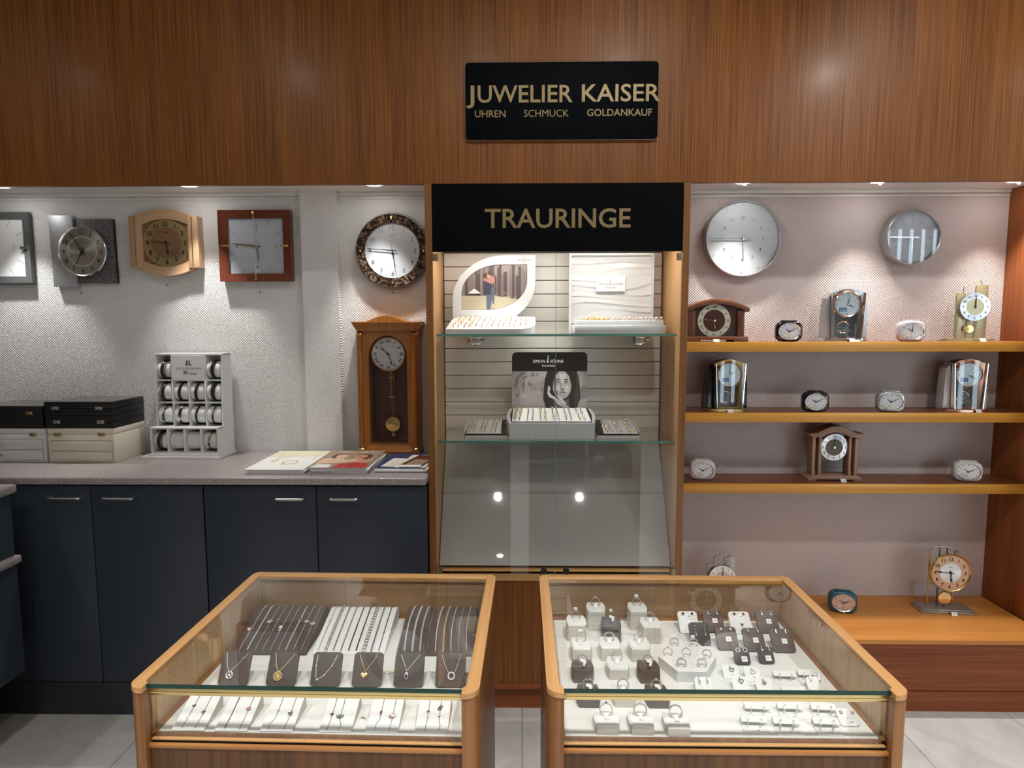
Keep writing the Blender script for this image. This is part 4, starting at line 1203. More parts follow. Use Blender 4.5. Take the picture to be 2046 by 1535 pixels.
b = MB('spun_pale').at(0, 0, .132).lathe([(.052, .008), (.052, .013), (.034, .0134)], 44, 'y'); b.m('dial_olive').lathe([(.034, .0134), (0, .0136)], 40, 'y')
b.m('ink'); numerals(b, 'a', .043, .010, -.0140, bold=.01); b.at(); b.build('dial', t)
MB('steel').at(0, 0, .132).lathe([(.0515, .006), (.0515, .0145), (.054, .014), (.054, .006)], 44, 'y').build('bezel', t)
hand('hour_hand', t, 0, .026, .0016, -.015, 'ink', 0, .132); hand('minute_hand', t, 1, .038, .0013, -.016, 'ink', 0, .132); hub(t, -.0165, .005, 'steel', 0, .132)
price_tag(1.280, 2.462, S3 + .0005, 'white price tag in front of the rose-brown mantel clock')

# brass skeleton clock on the low cabinet
t = thing('skeleton_clock', 'open brass-posted clock with large copper dial on the low cabinet', 'table clock', (1.712, 2.480, LC), -5)
MB('bronze_grey').box(-.104, .104, -.044, .044, 0, .008, .001).build('base', t)
MB('bronze_grey').box(-.094, .094, -.036, .036, .008, .013, .002).build('base_step', t)
for xx, zt in ((-.058, .245), (.036, .245), (-.022, .262), (.006, .262)):
    b = MB('brass_satin' if zt < .25 else 'dark_metal').tube([(xx, .004, .014), (xx, .004, zt)], .0034 if zt < .25 else .0022, 10)
    if zt > .25: b.m('brass').ball((xx, .004, zt + .006), .0035, 8, sz=1.8)
    b.build('post', t)
MB('steel').tube(bez([(-.072, .004, .240), (-.045, .004, .262), (-.010, .004, .266), (.025, .004, .262), (.050, .004, .238)], 14), .0034, 8).build('arch_bar', t)
cz = .163
b = MB('dial_copper').at(.008, 0, cz).lathe([(.073, .018), (.073, .024), (.040, .0245)], 56, 'y'); b.m('spun_silver').lathe([(.040, .0245), (0, .0248)], 44, 'y')
b.m('ink'); numerals(b, 'a', .057, .0135, -.0252, bold=.02); b.text('AMS', 0, .024, .0045, -.0252); b.at(); b.build('dial', t)
MB('brass').at(.008, 0, cz).lathe([(.072, .016), (.072, .028), (.0745, .030), (.077, .027), (.077, .016)], 56, 'y').build('bezel', t)
hand('hour_hand', t, 172, .042, .0018, -.027, 'ink', .008, cz, style='spade'); hand('minute_hand', t, 275, .058, .0015, -.0285, 'ink', .008, cz, style='spade'); hub(t, -.029, .004, 'ink', .008, cz)
pe = MB('brass_satin').tube([(.0, -.010, .11), (-.002, -.010, .07)], .0013, 6).build('pendulum', t)
MB('spun_gold').at(-.003, -.012, .054).lathe([(.0255, -.002), (.0265, 0), (.024, .004), (0, .005)], 36, 'y').build('bob', pe)
price_tag(1.722, 2.420, LC + .0005, 'white price tag in front of the brass-posted clock')

# ------------------------------------------------------------------ picture nails left in the wall
for x, z, lab in ((-1.837, 1.571, 'tiny nail in the white wall below the slate and aluminium clock'), (-1.474, 1.603, 'tiny nail in the white wall below the bowed wooden clock'),
                  (-1.087, 1.572, 'tiny nail in the white wall below the reddish square clock'), (-0.534, 1.568, 'tiny nail in the white wall below the marbled round clock')):
    b = MB('dark_metal').lathe([(.0012, 0), (.0012, .006), (.003, .0065), (.003, .0075), (0, .008)], 12, 'y')
    tag(b.build('wall_nail', loc=(x, WALL, z)), lab, 'nail')
# ------------------------------------------------------------------ signs and the tall showcase
t = thing('shop_sign', 'black shop sign with golden jeweller lettering on the wooden bulkhead', 'sign', (0.133, FRONT, 2.184))
pts = rrect(-.3235, .3235, -.126, .126, .013, 6)
MB('sign_black').prism(pts, -.014, -.001, .0008).build('board', t)
MB('sign_edge').frame(rrect(-.3250, .3250, -.1275, .1275, .014, 6), rrect(-.3225, .3225, -.125, .125, .0125, 6), -.0132, -.001).build('edge_strip', t)
b = MB('sign_gold'); k = .0625
b.text('UWELIER', -.1225, .0240, .0560, -.0142, .319, bold=.012, ext=.001)
b.text('J', -.3065, .0240, .0560, -.0142, .027, bold=.012, ext=.001)
b.build('word_lettering', t); b = MB('sign_gold')
b.text('KAISER', .1990, .0250, .0560, -.0142, .262, bold=.012, ext=.001)
b.build('word_lettering', t)
b = MB('sign_gold')
b.text('UHREN', -.2400, -.0400, .0226, -.0142, .1035, bold=.006, ext=.001)
b.build('word_lettering', t); b = MB('sign_gold')
b.text('SCHMUCK', -.0510, -.0395, .0226, -.0142, .151, bold=.006, ext=.001)
b.build('word_lettering', t); b = MB('sign_gold')
b.text('GOLDANKAUF', .1950, -.0385, .0226, -.0142, .218, bold=.006, ext=.001)
b.build('word_lettering', t)

VL, VR = -0.335, 0.576
t = thing('showcase', 'tall wooden wedding ring showcase with glass doors and black header', 'showcase', (0, 0, 0))
for x0, x1 in ((VL, VL + .024), (VR - .023, VR)):
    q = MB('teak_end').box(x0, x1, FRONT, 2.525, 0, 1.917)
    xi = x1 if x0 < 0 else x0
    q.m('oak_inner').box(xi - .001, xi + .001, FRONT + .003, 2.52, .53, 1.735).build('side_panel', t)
    b = MB('oak_panel').box(x0, x1, FRONT - .003, FRONT, 0, 1.917); b.build('front_edge', t)
h = MB('sign_black').box(VL + .024, VR - .023, FRONT - .001, FRONT + .012, 1.688, 1.917).build('header', t)
MB('sign_gold').text('TRAURINGE', 0.1225, 1.800, .0648, FRONT - .0014, .501, bold=.014, ext=.001).build('lettering', h)
MB('white_paint').box(VL + .024, VR - .023, FRONT + .012, 2.52, 1.735, 1.750).build('inner_top', t)
MB('strip_glow').box(VL + .05, VR - .05, FRONT + .03, FRONT + .055, 1.727, 1.735).build('light_strip', t)
l = D.lights.new('showcase_light', 'AREA'); l.shape = 'RECTANGLE'; l.size = .78; l.size_y = .05; l.energy = CASE_L; l.color = (1, .955, .88)
o = D.objects.new('showcase_light', l); COL.objects.link(o); o.location = (.12, FRONT + .06, 1.724); o.rotation_euler = (R(7), 0, 0); o.parent = t
for sx in (-.09, .115, .32):
    MB('chrome').at(sx, 2.285, 1.735).lathe([(.030, -.004), (.034, -.002), (.034, 0)], 24, caps=False).build('spot_ring', t)
    q = MB('lamp_glow').at(sx, 2.285, 1.735).lathe([(0, -.003), (.028, -.002)], 20, caps=False).build('spot_bulb', t)
    spot('spot_light', (sx, 2.285, 1.728), CASE_S, 84, 1.0, .02, (1, .96, .90), t, (-4, 0, 0))
b = MB('slat_groove').box(VL + .024, VR - .023, 2.500, 2.512, .90, 1.735)
b.m('slat')
z = 1.7145
while z > .93:
    b.box(VL + .028, VR - .029, 2.490, 2.503, z - .0535 + .0028, z, .0016, 1); z -= .0535
b.build('slat_back', t)
# leaning grey board in the lower compartment
pb = MB('panel_grey'); x0, x1 = VL + .028, VR - .028
pb.add([(x0, 2.25, .545), (x1, 2.25, .545), (x1, 2.488, .966), (x0, 2.488, .966), (x0, 2.262, .538), (x1, 2.262, .538), (x1, 2.499, .959), (x0, 2.499, .959)],
       [(0, 1, 2, 3), (7, 6, 5, 4), (0, 4, 5, 1), (1, 5, 6, 2), (2, 6, 7, 3), (3, 7, 4, 0)]).build('leaning_board', t)
MB('oak_rail').box(VL + .024, VR - .023, FRONT, 2.50, .520, .534).build('inner_floor', t)
MB('oak_rail').box(VL + .024, VR - .023, FRONT + .001, FRONT + .022, .507, .534).build('front_rail', t)
b = MB('teak_dim').box(VL + .024, VR - .023, FRONT + .006, FRONT + .02, .112, .507); b.build('lower_panel', t)
MB('teak_horizontal').box(VL + .024, VR - .023, FRONT + .001, FRONT + .02, .092, .113).build('lower_rail', t)
MB('teak_horizontal').box(VL + .024, VR - .023, FRONT + .030, FRONT + .045, 0, .092).build('plinth', t)
for nm, a, c in (('left', VL + .027, .1170), ('right', .1190, VR - .025)):
    b = MB('door_glass').box(a, c, FRONT - .008, FRONT - .002, .536, 1.686)
    b.m('glass_rim_light').box(.1165 if nm == 'left' else .1185, .1172 if nm == 'left' else .1192, FRONT - .0082, FRONT - .0018, .536, 1.686)
    d = b.build('glass_door', t)
    hx = a + .009 if nm == 'left' else c - .009
    for hz in (.548, 1.668): MB('bronze_dark').box(hx - .010, hx + .010, FRONT - .013, FRONT, hz - .013, hz + .013, .001).build('hinge', d)
    kx = .078 if nm == 'left' else .158
    MB('dark_metal').at(kx, FRONT - .008, .555).lathe([(.006, 0), (.006, .006), (.011, .010), (.0115, .018), (.009, .022), (.004, .0225), (0, .021)], 22, 'y').build('knob', d)

def glass_shelf(z, label):
    b = MB('shelf_glass').box(-.306, .549, 2.236, 2.487, z - .008, z)
    b.m('glass_rim_light').box(-.306, .549, 2.2352, 2.236, z - .008, z)
    tag(b.build('glass_shelf'), label, 'glass shelf')
glass_shelf(1.402, 'upper glass shelf inside the tall showcase, under the white ring displays')
glass_shelf(1.017, 'lower glass shelf inside the tall showcase, under the portrait display')
for x, lab in ((-.182, 'left chrome clip under the upper glass shelf of the showcase'), (.466, 'right chrome clip under the upper glass shelf of the showcase')):
    b = MB('chrome').box(x - .026, x + .026, 2.446, 2.487, 1.3825, 1.3930, .002); b.box(x - .024, x + .024, 2.440, 2.4885, 1.362, 1.370, .002); b.box(x - .020, x + .020, 2.474, 2.4892, 1.355, 1.392, .002)
    b.tube([(x + .020, 2.452, 1.377), (x + .034, 2.452, 1.377)], .005, 10)
    tag(b.build('shelf_clip'), lab, 'shelf clip', 'chrome shelf clips')

def logo(b, x, z, s, y, m, name_h, width, w2=True):
    """ornamental initial above the maker's line"""
    b.m(m)
    def st(pts, w0=.0):
        b.tube([(x + a * s, y, z + c * s) for a, c in pts], .055 * s, 5)
    st(bez([(.28, .82), (.0, .98), (-.30, .80)], 6)); st(bez([(.22, .62), (-.34, .72), (-.28, .28), (.30, .10), (.36, -.40), (.02, -.52)], 14)); st(bez([(.02, -.52), (-.42, -.40), (-.36, .06), (-.02, .10)], 10))
    b.text('SIMON & S\u00d6HNE', x, z - s * 1.02, name_h, y, width, bold=.0)
    b.text('TRAURINGE', x, z - s * 1.02 - name_h * 1.55, name_h * .55, y, width * .42, bold=.01)

# leaf display
UZ, LZ = 1.402, 1.017
t = thing('ring_display', 'white leaf-shaped ring display with a photo of a kissing couple', 'ring display', (-.113, 2.32, UZ), 0)
def leaf(x0, x1, z0, z1, rx, rz, n=12):
    o = [(x0, z0)]
    o += [(x1 - rx + rx * math.sin(pi / 2 * i / n), z0 + rz - rz * math.cos(pi / 2 * i / n)) for i in range(n + 1)]
    o += [(x1, z1)]
    o += [(x0 + rx - rx * math.sin(pi / 2 * i / n), z1 - rz + rz * math.cos(pi / 2 * i / n)) for i in range(n + 1)]
    return o
A = Matrix.Translation((.113, 0, -UZ))
lo = leaf(-.263, .050, 1.430, 1.697, .205, .165); li = leaf(-.230, .020, 1.492, 1.662, .150, .108)
b = MB('white_gloss'); b.T = A; b.frame(lo, li, .070, .082, .074); b.build('leaf_board', t)
b = MB('park_haze'); b.T = A
b.prism(leaf(-.232, .022, 1.490, 1.664, .150, .108), .078, .0815)
inside = leaf(-.2285, .0185, 1.4935, 1.6605, .150, .108)
def clip(poly, axis, v, keep):
    o = []
    for i in range(len(poly)):
        p, q = poly[i - 1], poly[i]; dp, dq = (p[axis] - v) * keep, (q[axis] - v) * keep
        if (dp >= 0) != (dq >= 0):
            k = dp / (dp - dq); o.append((p[0] + (q[0] - p[0]) * k, p[1] + (q[1] - p[1]) * k))
        if dq >= 0: o.append(q)
    return o
b.m('park_ground').poly(clip(inside, 1, 1.545, -1), .0776)
rt = random.Random(3)
for k in range(30):
    x = -.225 + .245 * k / 29 + rt.uniform(-.004, .004); wd = rt.uniform(.0025, .0065) * (1.0 if x > -.12 else .9)
    c = clip(clip(clip(clip(inside, 0, x - wd, 1), 0, x + wd, -1), 1, 1.545 - max(0, x + .1) * .16 + rt.uniform(0, .004), 1), 1, rt.uniform(1.62, 1.67), -1)
    if len(c) > 2: b.m(rt.choice(['park_trunk', 'park_trunk', 'park_trunk_light'])).poly(c, .0774 - .00005 * k)
def P(m, pts, y): b.m(m).poly(pts, y)
P('pale_print', [(-.205, 1.5535), (-.155, 1.5535), (-.181, 1.573)], .0755); P('ink', [(-.207, 1.549), (-.155, 1.549), (-.155, 1.5525), (-.207, 1.5525)], .0754)
P('coral_print', [(-.066, 1.5535), (-.052, 1.545), (-.067, 1.561)], .0755)
P('denim_print', [(-.133, 1.494), (-.120, 1.494), (-.114, 1.550), (-.134, 1.554)], .0752); P('denim_print', [(-.112, 1.515), (-.106, 1.515), (-.103, 1.575), (-.121, 1.578)], .0751)
P('navy_print', [(-.146, 1.551), (-.120, 1.551), (-.114, 1.596), (-.128, 1.606), (-.147, 1.602)], .0750)
P('coral_print', [(-.133, 1.604), (-.112, 1.586), (-.104, 1.598), (-.108, 1.618), (-.122, 1.622)], .0749); P('coral_print', [(-.146, 1.603), (-.118, 1.590), (-.116, 1.594), (-.143, 1.611)], .0748)
P('skin_print_light', circ(-.129, 1.621, .0075, 14), .0747); P('hair_print', circ(-.139, 1.623, .009, 14), .0746); P('hair_print', circ(-.121, 1.630, .009, 14), .07465); P('skin_print_light', [(-.112, 1.499), (-.106, 1.497), (-.104, 1.512), (-.110, 1.514)], .0747)
b.build('photo', t)
b = MB('grey_mark'); b.T = A; logo(b, .009, 1.684, .0065, .0693, 'grey_mark', .0055, .052); b.build('printed_logo', t)
def wedge(name, t, m, outline, zf, zb, y0, y1, zbase, origin, ms=None, edge=0):
    """flat base under a top sloping up from front (y0) to back (y1); outline in x,y"""
    n = len(outline); b = MB(ms or m); b.T = Matrix.Translation([-q for q in origin])
    zt = lambda y: lerp(zf, zb, (y - y0) / (y1 - y0))
    b.add([(x, y, zbase) for x, y in outline] + [(x, y, zt(y)) for x, y in outline], [tuple(reversed(range(n)))] + [(i, (i + 1) % n, n + (i + 1) % n, n + i) for i in range(n)])
    b.m(m).add([(x, y, zt(y)) for x, y in outline], [tuple(range(n))])
    return b.build(name, t, ang=25)
O1 = (-.113, 2.32, UZ)
n = 10
ol = [(-.276, 2.262)] + [(-.02 + .069 * math.sin(pi / 2 * i / n), 2.262 + .052 - .052 * math.cos(pi / 2 * i / n)) for i in range(n + 1)] + [(.049, 2.388), (-.225, 2.388), (-.250, 2.380), (-.262, 2.360)]
wedge('plinth', t, 'white_gloss', ol, 1.420, 1.466, 2.262, 2.388, UZ + .0004, O1, 'white_gloss')

# wave display
t = thing('ring_display', 'white ring display with a rippled back board and plinth', 'ring display', (.345, 2.34, UZ), 0)
A = Matrix.Translation((-.345, 0, -UZ))
b = MB('white_gloss'); b.T = A; b.frame([(.180, UZ + .0004), (.503, UZ + .0004), (.503, 1.706), (.180, 1.706)], [(.189, 1.425), (.495, 1.425), (.495, 1.697), (.189, 1.697)], .080, .100); b.build('frame', t)
b = MB('white_gloss'); b.T = A; nx, nz = 30, 90; vs = []; fs = []
for j in range(nz + 1):
    for i in range(nx + 1):
        u = i / nx; zz = 1.425 + .272 * j / nz
        ph = (zz - 1.425) / .0265 + .35 * math.sin(2.6 * u + zz * 40) + .25 * math.sin(5.1 * u + zz * 23)
        f = ph - math.floor(ph)
        amp = .0050 * (0.55 + .45 * math.sin(3.2 * u + math.floor(ph) * 2.1))
        vs.append((.189 + .306 * u, .096 - amp * (1 - f) ** 1.3, zz))
for j in range(nz):
    for i in range(nx): k = j * (nx + 1) + i; fs.append((k, k + 1, k + nx + 2, k + nx + 1))
b.add(vs, fs); b.build('rippled_panel', t, ang=60)
b = MB('white_paint'); b.T = A; b.box(.2835, .3945, .083, .094, 1.562, 1.622); logo(b, .338, 1.600, .0105, .0825, 'grey_mark', .0088, .098); b.build('logo_plate', t)
b = MB('grey_box'); b.T = A; b.box(.190, .518, -.070, .085, UZ + .0004, 1.4325, .001); b.build('plinth', t)
b = MB('grey_box'); b.T = A; b.box(.201, .513, -.052, .078, 1.4330, 1.4510, .001); b.build('ring_tray', t)

# portrait display
t = thing('ring_display', 'white ring display box with a black-topped poster of a woman', 'ring display', (.107, 2.34, LZ), 0)
A = Matrix.Translation((-.107, 0, -LZ))
x0, x1, zb, zm, zt = -.039, .252, 1.060, 1.256, 1.330
b = MB('gloss_black'); b.T = A
b.prism([(x0, zb), (x1, zb)] + [(x1 - .018 + .018 * math.cos(R(a)), zt - .018 + .018 * math.sin(R(a))) for a in range(0, 91, 15)] + [(x0 + .018 - .018 * math.cos(R(a)), zt - .018 + .018 * math.sin(R(a))) for a in range(90, -1, -15)], .078, .084)
b.build('board', t)
b = MB('port_bg'); b.T = A; b.poly([(x0, zb), (x1, zb), (x1, zm), (x0, zm)], .0777)
yy = [.0776]
def L_(m, pts, d=.00003):
    yy[0] -= d
    pts = clip(clip(clip(clip(pts, 0, x0, 1), 0, x1, -1), 1, zb, 1), 1, zm, -1)
    if len(pts) > 2: b.m(m).poly(pts, yy[0])
def E_(m, cx, cz, rx, rz, rot=0, n=26):
    c, q = math.cos(R(rot)), math.sin(R(rot))
    L_(m, [(cx + a * c - e * q, cz + a * q + e * c) for a, e in circ(0, 0, rx, n, rz)])
rp = random.Random(5)
for k in range(26): E_(rp.choice(['port_bg_dark', 'port_skin', 'port_bg']), rp.uniform(x0, .09), rp.uniform(1.11, 1.25), rp.uniform(.006, .022), rp.uniform(.003, .010), rp.uniform(0, 90))
for k in range(9):
    a = R(150 - k * 9); L_('port_bg_dark', [(.10, 1.165), (.10 + .085 * math.cos(a), 1.165 + .060 * math.sin(a)), (.10 + .083 * math.cos(a - .06), 1.165 + .056 * math.sin(a - .06))])
    L_('port_bg_dark', [(.21, 1.15), (.21 + .06 * math.cos(R(5 + k * 7)), 1.15 + .06 * math.sin(R(5 + k * 7))), (.21 + .06 * math.cos(R(8 + k * 7)), 1.15 + .06 * math.sin(R(8 + k * 7)))])
L_('port_hair', [(.082, 1.150), (.100, 1.090), (.205, 1.100), (.226, 1.150), (.222, 1.215), (.210, 1.262), (.100, 1.262), (.088, 1.225)])
for k in range(6): L_('port_hair_light', [(.205 + k * .003, 1.12 + k * .005), (.207 + k * .003, 1.12 + k * .005), (.203 + k * .003, 1.245), (.201 + k * .003, 1.245)])
L_('port_skin_dark', [(.125, 1.150), (.165, 1.140), (.180, 1.150), (.185, 1.10), (.12, 1.10)])
E_('port_skin', .154, 1.205, .0375, .056, 4)
L_('port_skin_dark', [(.119, 1.235), (.127, 1.168), (.141, 1.156), (.133, 1.19), (.131, 1.235)])
L_('port_skin_light', [(.143, 1.246), (.172, 1.246), (.165, 1.222), (.158, 1.206), (.150, 1.222)]); E_('port_skin_light', .172, 1.188, .010, .014); E_('port_skin_light', .140, 1.190, .008, .011)
for ex in (.139, .170):
    L_('port_hair', [(ex - .011, 1.222), (ex + .010, 1.222), (ex + .008, 1.2255), (ex - .007, 1.226)]); E_('port_skin_dark', ex, 1.2145, .0085, .0042); E_('port_skin_light', ex, 1.2138, .0062, .0020); E_('port_hair', ex, 1.2138, .0024, .0024)
L_('port_skin_dark', [(.150, 1.214), (.152, 1.188), (.149, 1.184), (.163, 1.184), (.165, 1.188), (.159, 1.187)]); L_('port_skin_light', [(.155, 1.212), (.158, 1.212), (.160, 1.190), (.153, 1.190)])
E_('port_skin_dark', .157, 1.1735, .0125, .0040); E_('port_skin', .157, 1.1700, .0110, .0034); L_('port_hair', [(.145, 1.1725), (.169, 1.1725), (.157, 1.1715)])
L_('port_hair', [(.100, 1.262), (.150, 1.262), (.133, 1.245), (.121, 1.22), (.119, 1.19), (.110, 1.16)]); L_('port_hair', [(.160, 1.262), (.212, 1.262), (.208, 1.19), (.193, 1.16), (.190, 1.205), (.182, 1.238)])
for pts in ([(.101, 1.198), (.107, 1.199), (.110, 1.186), (.106, 1.176), (.113, 1.165), (.124, 1.158), (.120, 1.150), (.106, 1.155), (.098, 1.170)],
            [(.118, 1.152), (.126, 1.158), (.146, 1.143), (.188, 1.112), (.180, 1.103), (.140, 1.128)], [(.134, 1.160), (.139, 1.162), (.158, 1.148), (.172, 1.130), (.164, 1.126), (.148, 1.143)]):
    L_('port_skin_light', pts)
L_('port_skin', [(.124, 1.149), (.180, 1.104), (.188, 1.109), (.146, 1.139)])
b.build('poster', t)
b = MB('label_white'); b.T = A; logo(b, .101, 1.306, .0110, .0768, 'label_white', .0115, .118); b.m('red_print').box(.050, .158, .0768, .077, 1.2835, 1.2840); b.build('printed_logo', t)
O3 = (.107, 2.34, LZ)
n = 8
ol = [(-.046, 2.268), (.263, 2.268)] + [(.263 + .012 * math.sin(pi * i / n), 2.270 + .136 * i / n) for i in range(n + 1)] + [(-.046, 2.406)] + [(-.046 - .012 * math.sin(pi * i / n), 2.406 - .136 * i / n) for i in range(1, n)]
wedge('box', t, 'white_gloss', ol, 1.077, 1.112, 2.268, 2.406, LZ + .004, O3, 'grey_box')
b = MB('white_gloss'); b.T = Matrix.Translation([-q for q in O3]); b.box(-.046, .263, 2.268, 2.40, LZ + .0003, LZ + .0042); b.build('foot', t)
wedge('dark_pad', t, 'gloss_black', [(-.041, 2.272), (.258, 2.272), (.262, 2.34), (.254, 2.404), (-.037, 2.404), (-.045, 2.34)], 1.0785, 1.1135, 2.272, 2.404, 1.07, O3)
wedge('white_pad', t, 'white_leather', [(-.037, 2.280), (.254, 2.280), (.246, 2.402), (-.034, 2.402)], 1.0818, 1.1143, 2.280, 2.402, 1.072, O3)
def side_tray(x0, x1, label, s_):
    o = ((x0 + x1) / 2, 2.34, LZ)
    t = thing('ring_tray', label, 'ring tray', o, 0, 'low trays beside the portrait display')
    bulge = [(x0 - .008 * math.sin(pi * i / 6), 2.405 - .118 * i / 6) for i in range(1, 6)] if s_ < 0 else []
    bul2 = [(x1 + .008 * math.sin(pi * i / 6), 2.290 + .115 * i / 6) for i in range(1, 6)] if s_ > 0 else []
    wedge('box', t, 'white_gloss', [(x0, 2.288), (x1, 2.288)] + bul2 + [(x1, 2.405), (x0, 2.405)] + bulge, 1.030, 1.066, 2.288, 2.405, LZ + .0004, o, 'grey_box')
    wedge('dark_pad', t, 'gloss_black', [(x0, 2.286), (x1, 2.286), (x1 - .004 * (s_ > 0) * 4, 2.402), (x0 + .004 * (s_ < 0) * 4, 2.402)], 1.0335, 1.0690, 2.286, 2.402, 1.029, o)
    a, c = (x0 + .004, x1 - .022) if s_ < 0 else (x0 + .022, x1 - .004)
    wedge('white_pad', t, 'white_leather', [(a, 2.289), (c, 2.289), (c - .012 * (s_ > 0), 2.400), (a + .012 * (s_ < 0), 2.400)], 1.0350, 1.0695, 2.289, 2.400, 1.031, o)
side_tray(-.211, -.056, 'low ring tray left of the portrait display', -1)
side_tray(.280, .432, 'low ring tray right of the portrait display', 1)

# wedding rings standing in the pads
def wring(m):
    b = MB(m); b.torus((0, 0, .0034), .0084, .0017, 'x', 18, 6, sz=1.0)
    return b
proto = {}
def wedding(x, y, z, m, label, group, rz):
    if m not in proto:
        proto[m] = wring(m).build('wedding_ring'); o = proto[m]
    else:
        o = proto[m].copy(); COL.objects.link(o)
    o.location = (x, y, z); o.rotation_euler = (R(14), 0, R(rz))
    tag(o, label, 'ring', group)
rw = random.Random(8)
tone = ['silver', 'gold', 'silver', 'rose_gold', 'silver']
for g in range(7):                        # leaf display: seven groups of paired rings
    for r_ in range(4 if g < 6 else 3):
        for d in (0, 1):
            f = .14 + .22 * r_ + (.12 if g == 6 else 0); y = lerp(2.268, 2.384, f)
            x = -.250 + g * .0405 + d * .0185 + r_ * .0065 * (1 - g * .12)
            wedding(x, y, lerp(1.420, 1.466, (y - 2.262) / .126), 'gold' if g < 2 and r_ > 1 else rw.choice(tone), 'slim wedding ring standing in the leaf-shaped white display', 'wedding rings on the leaf display', rw.uniform(-5, 30))
for g in range(8):                        # rippled display: three rows
    for r_ in range(3):
        for d in (0, 1):
            x = .216 + g * .0385 + d * .0165 + (.004 if r_ != 1 else .012) * (1 - 2 * (r_ == 2) * .5)
            wedding(x, 2.305 + .040 * r_, 1.4515, 'gold' if (g < 3 and rw.random() < .6) else rw.choice(tone), 'slim wedding ring standing on the rippled white display', 'wedding rings on the rippled display', rw.uniform(-5, 30))
for g in range(6):                        # portrait display: five rows
    for r_ in range(5):
        for d in (0, 1):
            f = .08 + .21 * r_; y = lerp(2.283, 2.400, f)
            x = lerp(-.028, .212, g / 5) + d * .0175 + r_ * .0020 * (2.5 - g) / 2.5
            wedding(x, y, lerp(1.0818, 1.1143, (y - 2.280) / .122), rw.choice(['silver', 'gold', 'silver']), 'slim wedding ring standing in the portrait display box', 'wedding rings in the portrait display', rw.uniform(-5, 30))
for s_, xs in ((-1, -.196), (1, .314)):
    for g in range(3):
        for r_ in range(4):
            for d in (0, 1):
                y = lerp(2.296, 2.396, .06 + .27 * r_)
                x = xs + g * .0405 + d * .0150 - s_ * r_ * .0030 + (0 if s_ < 0 else 0)
                wedding(x, y, lerp(1.0350, 1.0695, (y - 2.289) / .111), rw.choice(['gold', 'silver', 'rose_gold']), 'slim wedding ring standing in the %s low ring tray of the showcase' % ('left' if s_ < 0 else 'right'), 'wedding rings in the %s low tray' % ('left' if s_ < 0 else 'right'), rw.uniform(-5, 30))
